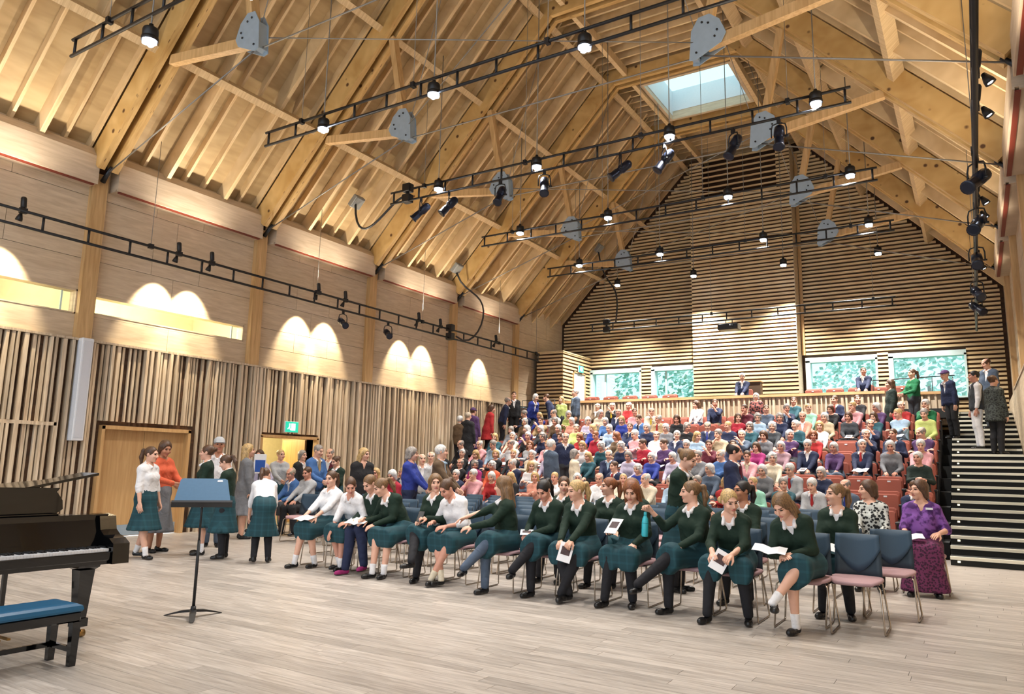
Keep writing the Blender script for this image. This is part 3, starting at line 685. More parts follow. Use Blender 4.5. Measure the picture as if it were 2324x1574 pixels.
for i in range(5): MB().tube([(-1.0+.5*i, 0, 0), (-1.0+.5*i, 0, .94)], .012).obj('post', BLACK, hr)
hl = empty('guard_rail', (-12.9, 22.3, 2.6), label='thin steel guard rail at the top of the left aisle', cat='railing')
for i in range(4): MB().tube([(-.6, 0, .5+.22*i), (.7, 0, .5+.22*i)], .01).obj('rail', DKSTEEL, hl)
for i in range(3): MB().tube([(-.6+.65*i, 0, 0), (-.6+.65*i, 0, 1.16)], .012).obj('post', DKSTEEL, hl)
lc = empty('lectern_box', (-6.1, 24.75, 3.2), label='brown control cabinet on the gallery before the slatted breast', cat='cabinet')
MB().bbox((-.28, -.15, 0), (.28, .15, 1.15), .015).obj('body', flat('brown_board', (92, 72, 54), .6), lc); MB().box((-.3, -.17, 1.15), (.3, .17, 1.18)).obj('top', W_RAIL, lc)

# ---------------------------------------------------------------- red tip-up seats
RED = flat('red_upholstery', (168, 92, 76), .75, 0, .1, 120); REDD = flat('red_shell', (140, 64, 52), .6)
st = {}
def pad(w0, w1, h0, h1, d, bul=.02, n=5):
    """upholstered pad in xz, thickness d in y"""
    m = MB(); R = []
    for i, (t, sc) in enumerate(((0, .94), (.15, 1.), (.85, 1.), (1, .94))):
        y_ = -d/2+d*t; a, b_ = w0/2*sc, w1/2*sc; c = .03
        z0 = h0+(1-sc)*.3; z1 = h1-(1-sc)*.3
        R.append([(-a+c, y_, z0), (a-c, y_, z0), (a, y_, z0+c), (b_, y_, z1-c), (b_-c, y_, z1), (-b_+c, y_, z1), (-b_, y_, z1-c), (-a, y_, z0+c)])
    return m.loft(R)
st['back'] = pad(.49, .47, .36, .86, .07).mesh('seat_back'); st['shell'] = pad(.5, .48, .34, .84, .025).mesh('back_shell')
st['pad'] = pad(.46, .46, 0, .44, .08).mesh('seat_pad'); st['plate'] = MB().cbox((0, -.047, .39), (.06, .006, .03)).mesh('number_plate')
_a = MB().bbox((-.025, -.2, .58), (.025, .14, .62), .008); st['arm'] = _a.mesh('armrest')
st['leg'] = MB().bbox((-.02, -.05, 0), (.02, .05, .58), .006).mesh('support')
NSEAT = 22; SX0 = -12.62; SPX = .555
def seatx(i): return SX0+SPX*i
def red_seat(x_, y_, z_, down, label, group='red tip-up seats'):
    t = empty('tip_up_seat', (x_, y_, z_), label=label, cat='seat', group=group)
    b_ = meshobj('seat_back', st['back'], RED, t, loc=(0, .24, 0), rot=(-.16, 0, 0)); meshobj('back_shell', st['shell'], REDD, t, loc=(0, .29, 0), rot=(-.16, 0, 0))
    if down: p = meshobj('seat_pad', st['pad'], RED, t, loc=(0, .2, .41), rot=(PI/2+.06, 0, 0))
    else: p = meshobj('seat_pad', st['pad'], RED, t, loc=(0, .12, .36), rot=(-.1, 0, 0)); meshobj('number_plate', st['plate'], WHITEP, p)
    for s_ in (-1, 1):
        if s_ == 1 or seatx(0)-.01 > x_-.001 or True:
            meshobj('armrest', st['arm'], BLACK, t, loc=(s_*.262, .05, 0))
    meshobj('support', st['leg'], BLACK, t, loc=(.262, .1, 0))
    return t
def seatlabel(r, i): return '%s raked row up from the floor, %s seat from the right stairs' % (ORD[r], ORD[NSEAT-1-i])
# ---------------------------------------------------------------- stackable chairs on the flat floor
SHELL = flat('chair_shell', (42, 58, 70), .55, 0, .08, 200); SHELL2 = flat('chair_panel', (50, 74, 94), .6, 0, .12, 300); PINK = flat('chair_pad', (176, 142, 146), .85, 0, .1, 160); CHROME = flat('chrome_wire', (190, 176, 160), .25, .9, 0)
ch = {}
def curved(w0, w1, z0, z1, bow, th, yb, lean, nx=8, nz=5, vcut=False):
    m = MB(); F = []; B = []
    for j in range(nz+1):
        t = j/nz; z = z0+(z1-z0)*t; w_ = w0+(w1-w0)*t
        for i in range(nx+1):
            u = i/nx*2-1; zz = z
            if vcut and j == 0: zz = z0+(z1-z0)*.62*abs(u)**1.6
            elif vcut: zz = (z0+(z1-z0)*.62*abs(u)**1.6)*(1-t)+z1*t
            y_ = yb+lean*(zz-z0)-bow*(u*u)
            F.append((u*w_/2, y_, zz)); B.append((u*w_/2, y_+th, zz))
    n = nx+1; N = len(F); Q = []
    for j in range(nz):
        for i in range(nx):
            a = j*n+i; Q.append((a, a+1, a+n+1, a+n)); Q.append((N+a, N+a+n, N+a+n+1, N+a+1))
    for i in range(nx): Q.append((i, N+i, N+i+1, i+1)); a = nz*n+i; Q.append((a, a+1, N+a+1, N+a))
    for j in range(nz): a = j*n; Q.append((a, a+n, N+a+n, N+a)); a = j*n+nx; Q.append((a, N+a, N+a+n, a+n))
    return m.add(F+B, Q, 0, True)
ch['shell'] = curved(.43, .40, .45, .86, .05, .012, .2, .2).mesh('backrest')
ch['panel'] = curved(.415, .39, .50, .858, .05, .006, .195+.01, .2, vcut=True).mesh('back_panel')
m = MB(); R = []
for zz, sc in ((.435, .93), (.445, 1), (.462, 1), (.472, .93)):
    P = []
    for a in range(20):
        th = 2*PI*a/20; c, s_ = math.cos(th), math.sin(th); f = (abs(c)**4+abs(s_)**4)**-.25
        P.append((.235*sc*f*c, .225*sc*f*s_-.0, zz-(.02 if f*s_ < -.8 else 0)))
    R.append(P)
ch['seat'] = m.loft(R, smooth=True).mesh('seat_pad')
ch['pan'] = MB().bbox((-.2, -.19, .415), (.2, .2, .436), .01).mesh('seat_pan')
for s_, nm in ((-1, 'l'), (1, 'r')):
    ch[nm] = MB().tube([(s_*.2, -.16, .425), (s_*.225, -.2, .40), (s_*.25, -.235, .02), (s_*.25, -.22, .009), (s_*.25, .2, .009), (s_*.25, .225, .02), (s_*.21, .16, .41), (s_*.2, .1, .425)], .0085, 6).mesh('leg_frame')
ch['cross'] = MB().tube([(-.2, .05, .415), (.2, .05, .415)], .008, 6).mesh('cross_rod')
def loose_chair(x_, y_, rz, label):
    t = empty('stacking_chair', (x_, y_, 0), rz, label=label, cat='chair', group='stacking chairs on the flat floor')
    b_ = meshobj('backrest', ch['shell'], SHELL, t); meshobj('back_panel', ch['panel'], SHELL2, b_, loc=(0, -.014, 0))
    meshobj('seat_pad', ch['seat'], PINK, t); meshobj('seat_pan', ch['pan'], BLACK, t)
    meshobj('leg_frame', ch['l'], CHROME, t); meshobj('leg_frame', ch['r'], CHROME, t); meshobj('cross_rod', ch['cross'], CHROME, t)
    return t

# ---------------------------------------------------------------- grand piano, bench, music stand
PBLK = flat('piano_lacquer', (8, 8, 10), .12, 0, 0, coat=.6); BRASS = flat('brass', (178, 140, 84), .3, .9, 0); IVORY = flat('ivory_keys', (236, 236, 240), .25, 0, 0)
pno = empty('grand_piano', (-6.1, 3.70, 0), PI/2, label='black lacquered grand piano with raised lid at the stage edge', cat='piano')
# local x runs along the keyboard (0 = treble end, negative to the bass), local y to the tail
W_ = 1.5
def bent(n=18):
    P = [(0, .28)]
    for i in range(n+1):
        t = i/n; y_ = .28+1.55*t
        x_ = -.02-.62*(3*t*t-2*t**3)-.10*t
        P.append((x_, y_))
    P += [(-.95, 1.98), (-1.15, 2.0), (-1.4, 1.9), (-W_, 1.7), (-W_, .28)]
    return P
MB().prism(bent(), .62, .96).obj('rim', PBLK, pno)
MB().prism([(p[0]*.965-.02, .30+(p[1]-.28)*.96) for p in bent()], .9, .962).obj('soundboard', BRASS, pno)
MB().box((-W_+.12, -.02, .60), (-.12, .3, .66)).obj('key_bed', PBLK, pno)
MB().bbox((-W_+.1, -.035, .63), (-.1, -.01, .70), .006).obj('key_slip', PBLK, pno)
for xa, xb in ((-.14, .0), (-W_, -W_+.14)):       # arms / cheeks with scroll profile
    MB().prism([(-.06, .60), (-.05, .76), (.02, .80), (.10, .82), (.16, .86), (.19, .97), (.30, .985), (.34, .985), (.34, .60)], xa, xb, plane='yz').obj('cheek', PBLK, pno)
nw = 52
kw = MB(); kb = MB()
for i in range(nw):
    x0 = -.15-(W_-.3)*i/nw; kw.box((x0-(W_-.3)/nw+.0012, -.01, .70), (x0, .14, .722))
    if (nw-1-i) % 7 not in (1, 4): kb.box((x0-.0055-.001, .045, .72), (x0+.0055, .14, .735))
o = kw.obj('white_keys', IVORY, pno); o['kind'] = 'stuff'; o = kb.obj('black_keys', BLACK, pno); o['kind'] = 'stuff'
MB().prism([(.14, .70), (.16, .70), (.24, .93), (.22, .94)], -W_+.14, -.14, plane='yz').obj('fallboard', PBLK, pno)
MB().prism([(-W_+.05, .22), (-.05, .22), (-.05, .36), (-W_+.05, .36)], .94, .985).obj('front_shelf', PBLK, pno)
dk = [(-1.35, .985), (-.42, .985), (-.36, 1.03), (-.37, 1.10), (-.42, 1.17), (-.40, 1.20), (-.62, 1.205), (-1.35, 1.225)]
MB().prism(dk, .36, .375, plane='xz').obj('music_desk', PBLK, pno)
MB().box((-1.35, .3, .984), (-.42, .4, .998)).obj('desk_shelf', PBLK, pno)
ld = [(p[0], p[1]) for p in bent()]
LA = .20
lidm = Matrix.Translation((-W_, 0, .985)) @ Matrix.Rotation(-LA, 4, 'Y') @ Matrix.Translation((W_, 0, 0))
lp = [(p[0]+.02, max(p[1], .72)) for p in ld if p[1] > .5]
lid = MB().prism([(.02-.04, .70)]+lp+[(-W_, .70)], .0, .022).obj('lid', PBLK, pno, mat4=lidm)
fl = MB().prism([(-.02, .42), (-.02, .70), (-W_, .70), (-W_, .42)], .024, .045).obj('lid_flap', PBLK, pno, mat4=lidm)
MB().tube([(-.32, .8, .96), (-.36, .8, 1.2)], .014, 8).obj('prop_stick', PBLK, pno)
for (x_, y_) in ((-.2, .24), (-W_+.2, .24), (-.9, 1.65)):
    lg = MB(); R = []
    for z, hw in ((.62, .10), (.56, .085), (.54, .062), (.16, .04), (.155, .052), (.09, .052)):
        R.append([(x_-hw, y_-hw, z), (x_+hw, y_-hw, z), (x_+hw, y_+hw, z), (x_-hw, y_+hw, z)])
    l_ = lg.loft(R).obj('leg', PBLK, pno)
    MB().tube([(x_, y_, .09), (x_, y_, .05)], .018, 8).lathe([(0, -.035), (.03, -.035), (.03, .035), (0, .035)], (x_+.02, y_, .032), 12, axis='x').obj('caster', BRASS, l_)
ly = MB().box((-W_/2-.13, .45, .1), (-W_/2+.13, .5, .16)).box((-W_/2-.08, .46, .16), (-W_/2-.05, .49, .62)).box((-W_/2+.05, .46, .16), (-W_/2+.08, .49, .62)).obj('pedal_lyre', PBLK, pno)
for i in range(3): MB().box((-W_/2-.08+.07*i-.012, .28, .06), (-W_/2-.08+.07*i+.012, .46, .075)).obj('pedal', BRASS, ly)
bn = empty('piano_bench', (-5.67, 2.68, 0), PI/2, label='black piano bench with blue leather cushion', cat='bench')
MB().bbox((-.42, -.17, .30), (.38, .17, .37), .01).obj('frame', PBLK, bn)
R = []
for z, i_ in ((.37, .0), (.385, -.008), (.41, .0), (.425, .03), (.43, .07)):
    R.append([(-.42+i_, -.17+i_*.8, z), (.38-i_, -.17+i_*.8, z), (.38-i_, .17-i_*.8, z), (-.42+i_, .17-i_*.8, z)])
MB().loft(R, smooth=False).obj('cushion', flat('blue_leather', (22, 92, 132), .35, 0, .1, 200), bn)
for sx in (-.39, .35):
    for sy in (-.145, .145):
        MB().loft([[(sx-.028, sy-.028, .30), (sx+.028, sy-.028, .30), (sx+.028, sy+.028, .30), (sx-.028, sy+.028, .30)], [(sx-.022, sy-.022, 0), (sx+.022, sy-.022, 0), (sx+.022, sy+.022, 0), (sx-.022, sy+.022, 0)]]).obj('leg', PBLK, bn)
for sx in (-.39, .35): MB().beam((sx, -.14, .11), (sx, .14, .11), .025, .035).obj('stretcher', PBLK, bn)
MB().beam((-.39, .145, .11), (.35, .145, .11), .025, .035).obj('stretcher', PBLK, bn)
ms = empty('music_stand', (-6.33, 4.56, 0), -.93+PI, label='black music stand with tilted blue-grey desk on a tripod foot', cat='music stand')
ms.rotation_euler = (0, 0, .93)
STB = flat('stand_desk', (66, 108, 142), .5, 0, .08, 30)
MB().tube([(0, 0, .05), (0, 0, .70)], .014, 10).tube([(0, 0, .65), (0, .0, 1.0), (0, .035, 1.045)], .010, 10).obj('pole', BLACK, ms)
MB().lathe([(0, .03), (.03, .03), (.022, .1), (0, .1)], n=10).obj('hub', BLACK, ms)
for k in range(3):
    a = -PI/2+k*2*PI/3; c, s_ = math.cos(a), math.sin(a)
    R = []
    for r_, z_, hw, th in ((0, .07, .03, .02), (.12, .055, .028, .018), (.24, .022, .022, .012), (.29, .006, .012, .005)):
        p = Vector((c*r_, s_*r_, z_)); q = Vector((-s_, c, 0))*hw
        R.append([p-q-Vector((0, 0, th)), p+q-Vector((0, 0, th)), p+q, p-q])
    MB().loft(R).obj('foot', BLACK, ms)
dm = Matrix.Translation((0, -.02, 1.02)) @ Matrix.Rotation(-.75, 4, 'X')
dsk = MB().loft([[(-.26, .006, 0), (.26, .006, 0), (.215, .006, .33), (.19, .006, .345), (-.19, .006, .345), (-.215, .006, .33)], [(-.26, 0, 0), (.26, 0, 0), (.215, 0, .33), (.19, 0, .345), (-.19, 0, .345), (-.215, 0, .33)]]).obj('desk', STB, ms, mat4=dm)
MB().box((-.27, -.065, -.012), (.27, .006, 0)).box((-.27, -.068, -.012), (.27, -.062, .012)).obj('lip', DKSTEEL, dsk)
MB().prism([(.12, .30), (.17, .302), (.168, .325), (.122, .322)], -.003, .0, plane='xz').obj('sticker', WHITEP, dsk)
MB().tube([(-.03, .03, 1.03), (.03, .03, 1.03)], .014, 8).obj('tilt_joint', BLACK, ms)
# leaflet stand with a blue notice by the doorway
nb = empty('notice_stand', (-12.6, 10.35, 0), PI/2-.3, label='white notice stand with blue poster near the open doorway', cat='notice')
MB().tube([(0, 0, .02), (0, 0, 1.35)], .015).obj('pole', DKSTEEL, nb); MB().lathe([(0, 0), (.17, 0), (.17, .015), (0, .02)], n=18).obj('base', DKSTEEL, nb)
MB().bbox((-.13, -.03, 1.2), (.13, -.01, 1.6), .008).obj('board', WHITEP, nb); boxo('poster', (-.105, -.034, 1.24), (.105, -.03, 1.48), flat('blue_poster', (40, 86, 170), .6), nb)
# ---------------------------------------------------------------- people: smooth surfaces meshed from blended limbs
def V3(*p): return np.array(p, float)
class SDF:
    def __init__(s, lo, hi, h):
        s.h = h; s.lo = np.array(lo, float); n = np.ceil((np.array(hi)-s.lo)/h).astype(int)+1; s.n = n
        s.D = np.full(n, 9., np.float32); s.ax = [(s.lo[i]+h*np.arange(n[i])).astype(np.float32) for i in range(3)]
    def sub(s, lo, hi):
        sl = []
        for i in range(3):
            a = max(0, int((lo[i]-s.lo[i])/s.h)-1); b_ = min(s.n[i], int((hi[i]-s.lo[i])/s.h)+3)
            if b_ <= a: return None, None
            sl.append(slice(a, b_))
        X = s.ax[0][sl[0]][:, None, None]; Y = s.ax[1][sl[1]][None, :, None]; Z = s.ax[2][sl[2]][None, None, :]
        return tuple(sl), (X, Y, Z)
    def put(s, sl, d, k):
        A = s.D[sl]
        if k > 0:
            hh = np.maximum(k-np.abs(A-d), 0)/k; s.D[sl] = np.minimum(A, d)-hh*hh*k*.25
        else: s.D[sl] = np.minimum(A, d)
    def cone(s, a, b_, ra, rb, k=.03, flat=None):
        a = np.array(a, float); b_ = np.array(b_, float); m = max(ra, rb)+k+2.5*s.h
        sl, P = s.sub(np.minimum(a, b_)-m, np.maximum(a, b_)+m)
        if sl is None: return s
        ab = b_-a; L = max(ab@ab, 1e-9); px, py, pz = P[0]-a[0], P[1]-a[1], P[2]-a[2]
        t = np.clip((px*ab[0]+py*ab[1]+pz*ab[2])/L, 0, 1)
        d = np.sqrt((px-t*ab[0])**2+(py-t*ab[1])**2+(pz-t*ab[2])**2)-(ra+t*(rb-ra))
        s.put(sl, d, k); return s
    def ell(s, c, r, k=.03, R=None, cut=False):
        c = np.array(c, float); r = np.array(r, float); m = r.max()+k+2.5*s.h
        sl, P = s.sub(c-m, c+m)
        if sl is None: return s
        p = [P[i]-c[i] for i in range(3)]
        if R is not None: p = [sum(p[j]*R[j][i] for j in range(3)) for i in range(3)]
        k0 = np.sqrt(sum((p[i]/r[i])**2 for i in range(3))); k1 = np.sqrt(sum((p[i]/r[i]**2)**2 for i in range(3)))
        d = k0*(k0-1)/np.maximum(k1, 1e-6)
        if cut:
            A = s.D[sl]; hh = np.maximum(k-np.abs(A+d), 0)/max(k, 1e-6); s.D[sl] = np.maximum(A, -d)+hh*hh*k*.25
        else: s.put(sl, d, k)
        return s
    def plane(s, p, n):
        """keep the side the normal points away from"""
        n = np.array(n, float); n /= np.linalg.norm(n); X, Y, Z = s.ax[0][:, None, None], s.ax[1][None, :, None], s.ax[2][None, None, :]
        s.D = np.maximum(s.D, (X-p[0])*n[0]+(Y-p[1])*n[1]+(Z-p[2])*n[2]); return s
    def wedge(s, p, ax_, up, fw, half, depth):
        """cut a V opening: apex at p - depth*up, half width at p, only in front"""
        X, Y, Z = s.ax[0][:, None, None]-p[0], s.ax[1][None, :, None]-p[1], s.ax[2][None, None, :]-p[2]
        u = X*ax_[0]+Y*ax_[1]+Z*ax_[2]; v = X*up[0]+Y*up[1]+Z*up[2]; f = X*fw[0]+Y*fw[1]+Z*fw[2]
        d = np.maximum((np.abs(u)-half*(v+depth)/depth)*(depth/math.hypot(half, depth)), -f-.02)
        s.D = np.maximum(s.D, -d); return s
    def mesh(s):
        D = s.D; h = s.h; n = D.shape; I = D < 0
        C = [(i, j, k) for i in (0, 1) for j in (0, 1) for k in (0, 1)]
        cnt = sum(I[i:n[0]-1+i, j:n[1]-1+j, k:n[2]-1+k].astype(np.int8) for i, j, k in C)
        act = np.argwhere((cnt > 0) & (cnt < 8))
        idx = np.full((n[0]-1, n[1]-1, n[2]-1), -1, np.int32); idx[tuple(act.T)] = np.arange(len(act))
        vals = np.stack([D[act[:, 0]+i, act[:, 1]+j, act[:, 2]+k] for i, j, k in C], 1); pos = np.array(C, float)
        acc = np.zeros((len(act), 3)); num = np.zeros(len(act))
        for a in range(8):
            for b_ in range(a+1, 8):
                if np.abs(pos[a]-pos[b_]).sum() != 1: continue
                m = (vals[:, a] < 0) != (vals[:, b_] < 0); t = np.where(m, vals[:, a]/np.where(m, vals[:, a]-vals[:, b_], 1), 0)
                acc += np.where(m[:, None], pos[a]+t[:, None]*(pos[b_]-pos[a]), 0); num += m
        v = s.lo+h*(act+acc/np.maximum(num, 1)[:, None]); F = []
        for ax_ in range(3):
            o1, o2 = [(1, 2), (2, 0), (0, 1)][ax_]
            A = [slice(0, -1) if q == ax_ else slice(1, -1) for q in range(3)]; B = [slice(1, None) if q == ax_ else slice(1, -1) for q in range(3)]
            a_, b_ = I[tuple(A)], I[tuple(B)]; e = np.argwhere(a_ != b_)
            if not len(e): continue
            sg = a_[tuple(e.T)]; e = e+np.array([0 if q == ax_ else 1 for q in range(3)])
            d1 = np.zeros(3, int); d1[o1] = 1; d2 = np.zeros(3, int); d2[o2] = 1
            q = np.stack([idx[tuple((e-d1-d2).T)], idx[tuple((e-d2).T)], idx[tuple(e.T)], idx[tuple((e-d1).T)]], 1)
            q[~sg] = q[~sg][:, ::-1]; F.append(q)
        return v, (np.concatenate(F) if F else np.zeros((0, 4), int))
def tomesh(name, parts, nm=1):
    """parts: list of (verts, faces, material indices or int)"""
    Vv, Ff, Mm, o = [], [], [], 0
    for v, f, m in parts:
        Vv.append(v); Ff.append(f+o); o += len(v); Mm.append(np.full(len(f), m) if np.isscalar(m) else m)
    v = np.concatenate(Vv); f = np.concatenate(Ff); mi = np.concatenate(Mm).astype(np.int32)
    me = bpy.data.meshes.new(name); me.vertices.add(len(v)); me.vertices.foreach_set('co', v.astype(np.float32).ravel())
    me.loops.add(len(f)*4); me.loops.foreach_set('vertex_index', f.astype(np.int32).ravel())
    me.polygons.add(len(f)); me.polygons.foreach_set('loop_start', np.arange(0, len(f)*4, 4, dtype=np.int32)); me.polygons.foreach_set('loop_total', np.full(len(f), 4, np.int32))
    for _ in range(nm): me.materials.append(None)
    me.polygons.foreach_set('material_index', mi); me.polygons.foreach_set('use_smooth', np.ones(len(f), bool))
    me.update(calc_edges=True); return me
def rot(ax_, a): return np.array(Matrix.Rotation(a, 3, ax_))
def xf(v, R, t, sc=1.): return v @ (np.array(R).T*sc)+np.array(t)
# ---- heads (origin mid-head, facing -y)
def make_head(male, h=.0083):
    s = SDF((-.11, -.15, -.21), (.11, .14, .14), h); w_ = 1.0 if male else .95
    s.ell((0, .014, .03), (.077*w_, .096, .088), .02).ell((0, -.028, -.038), (.061*w_, .066, .078), .03)
    s.ell((0, -.07, -.1), (.026 if male else .02, .022, .018), .025).ell((0, -.083, .03), (.05, .014, .012), .015)
    s.cone((0, -.09, .018), (0, -.112, -.026), .008, .0135, .012).ell((0, -.098, -.033), (.019, .011, .009), .01)
    for q in (-1, 1):
        s.ell((q*.041, -.066, -.03), (.024, .026, .022), .02); s.ell((q*.031, -.104, .008), (.017, .018, .011), .008, cut=True); s.ell((q*.031, -.080, .008), (.0125, .0125, .0115), .002)
        s.ell((q*.077*w_, .012, -.004), (.010, .02, .031), .008)
    s.ell((0, -.09, -.058), (.025, .011, .006), .006).ell((0, -.089, -.067), (.021, .011, .0065), .006)
    s.cone((0, .02, -.06), (0, .03, -.2), .056 if male else .048, .06 if male else .05, .03)
    v, f = s.mesh(); c = v[f].mean(1); m = np.zeros(len(f), int)
    ax_, y_, z_ = np.abs(c[:, 0]), c[:, 1], c[:, 2]
    m[(((ax_-.031)/.015)**2+((z_-.008)/.0085)**2 < 1) & (y_ < -.06)] = 1
    m[((ax_/.026)**2+((z_+.062)/.0115)**2 < 1) & (y_ < -.075)] = 2
    m[(((ax_-.032)/.022)**2+((z_-.031)/.005)**2 < 1) & (y_ < -.06)] = 3
    return v, f, m
HEADS = {True: make_head(True), False: make_head(False)}
def make_hair(style, h=.009):
    s = SDF((-.17, -.15, -.42), (.17, .25, .19), h)
    tight = style in ('pony', 'bun', 'short', 'sidebun'); g = 0 if tight else .008
    s.ell((0, .02, .036), (.083+g, .103+g, .094+g), .01)
    if style in ('bob', 'long', 'curly', 'wave'):
        for q in (-1, 1): s.cone((q*.066, .02, .03), (q*.07, .035, -.075), .036, .03, .03)
        s.cone((0, .075, .02), (0, .085, -.085), .055, .05, .03)
    if style in ('long', 'wave'):
        for q in (-.045, 0, .045): s.cone((q, .08, -.05), (q*1.5, .095, -.27), .045, .035, .03)
        for q in (-1, 1): s.cone((q*.07, .03, -.05), (q*.085, .02, -.24), .028, .022, .02)
    s.ell((0, -.108, -.022), (.068, .085, .098), .015, cut=True)
    s.ell((0, -.02, -.16), (.075, .085, .1), .02, cut=True)
    if style in ('short', 'grey', 'bald'):
        s.plane((0, 0, -.035), (0, -.35, -1)); 
        for q in (-1, 1): s.ell((q*.085, .005, -.02), (.02, .026, .042), .006, cut=True)
    if style == 'bald': s.ell((0, -.02, .12), (.075, .105, .095), .012, cut=True)
    if tight and style != 'short':
        for q in (-1, 1): s.ell((q*.085, .008, -.01), (.02, .022, .036), .006, cut=True)
        s.plane((0, 0, -.06), (0, -.2, -1))
    if style == 'pony':
        s.cone((0, .11, .05), (0, .15, .045), .025, .03, .015).cone((0, .15, .045), (0, .165, -.06), .032, .034, .02).cone((0, .165, -.06), (0, .14, -.2), .034, .014, .02)
    if style == 'bun': s.ell((0, .125, .055), (.042, .036, .042), .012)
    if style == 'sidebun': s.ell((-.045, .11, -.02), (.04, .04, .04), .012)
    if style == 'curly':
        rr = random.Random(3)
        for i in range(26):
            t, p = rr.uniform(0, 2*PI), rr.uniform(-.2, 1.5); c = (.085*math.cos(t)*math.cos(p), .02+.1*math.sin(t)*math.cos(p), .03+.09*math.sin(p))
            if c[1] > -.06 or c[2] > .08: s.ell(c, (.028,)*3, .012)
    v, f = s.mesh(); return tomesh('hair_'+style, [(v, f, 0)])
HAIR = {k: make_hair(k) for k in ('short', 'grey', 'bald', 'bob', 'long', 'wave', 'pony', 'bun', 'sidebun', 'curly')}
def make_cap():
    s = SDF((-.13, -.22, -.05), (.13, .15, .16), .009); s.ell((0, .015, .04), (.093, .112, .1), .0).plane((0, 0, .035), (0, .1, -1)); s.ell((0, -.11, .045), (.075, .075, .012), .012)
    v, f = s.mesh(); return tomesh('cap', [(v, f, 0)])
CAP = make_cap()
# ---- hands (origin at the wrist, fingers along -z, palm facing -y, thumb to +x)
def make_hand(mode, h=.0064):
    s = SDF((-.075, -.11, -.2), (.08, .05, .05), h)
    s.cone((0, 0, .04), (0, 0, -.01), .026, .025, .01)
    for q in (-1, 1): s.cone((q*.014, 0, -.02), (q*.022, 0, -.08), .017, .0145, .012)
    s.ell((0, -.004, -.055), (.036, .015, .04), .01)
    cu = {'relax': (.35, .5), 'grip': (1.15, 1.3), 'flat': (.12, .15), 'fist': (1.5, 1.6)}[mode]
    for i, (x_, L) in enumerate(((.031, .072), (.0105, .08), (-.0105, .075), (-.031, .06))):
        b_ = V3(x_, 0, -.088); a = cu[0]+.06*i; dx = x_*.5
        d1 = V3(dx, -math.sin(a*.6), -math.cos(a*.6)); d2 = V3(dx*.6, -math.sin(a+cu[1]*.4), -math.cos(a+cu[1]*.4)); d3 = V3(dx*.3, -math.sin(a+cu[1]), -math.cos(a+cu[1]))
        p1 = b_+d1*L*.45; p2 = p1+d2*L*.32; p3 = p2+d3*L*.24
        s.cone(b_, p1, .0098, .009, .004).cone(p1, p2, .009, .0085, .002).cone(p2, p3, .0085, .0072, .002)
    t1 = V3(.055, -.02, -.06); t2 = V3(.06, -.045, -.09) if mode != 'flat' else V3(.068, -.025, -.095)
    s.cone((.022, -.005, -.02), t1, .0155, .0125, .01).cone(t1, t2, .0118, .0085, .003)
    v, f = s.mesh(); return v, f
HANDS = {k: make_hand(k) for k in ('relax', 'grip', 'flat', 'fist')}
# ---- shoes (origin at the ankle, toe along -y)
def make_shoe(kind):
    s = SDF((-.06, -.22, -.1), (.06, .09, .06), .0075)
    s.cone((0, .02, -.055), (0, -.14, -.064), .034, .031, .03); s.cone((.008, -.1, -.064), (-.008, -.1, -.064), .034, .034, .02)
    if kind == 'boot': s.cone((0, .01, -.04), (0, .01, .04), .045, .046, .02)
    elif kind == 'oxford': s.cone((0, .015, -.04), (0, .012, -.01), .04, .038, .02)
    else: s.cone((0, .02, -.05), (0, .02, -.032), .038, .036, .01); s.ell((0, -.045, -.025), (.025, .035, .02), .01, cut=True)
    s.plane((0, 0, -.086), (0, 0, -1)); v, f = s.mesh(); c = v[f].mean(1)
    return tomesh('shoe_'+kind, [(v, f, (c[:, 2] < -.078).astype(int))], 2)
SHOES = {k: make_shoe(k) for k in ('oxford', 'court', 'boot')}
SOCK = MB().lathe([(.034, -.05), (.042, -.03), (.04, .0), (.043, .05), (.046, .09), (.042, .092)], n=14).mesh('sock')
SOCK.materials.append(None)

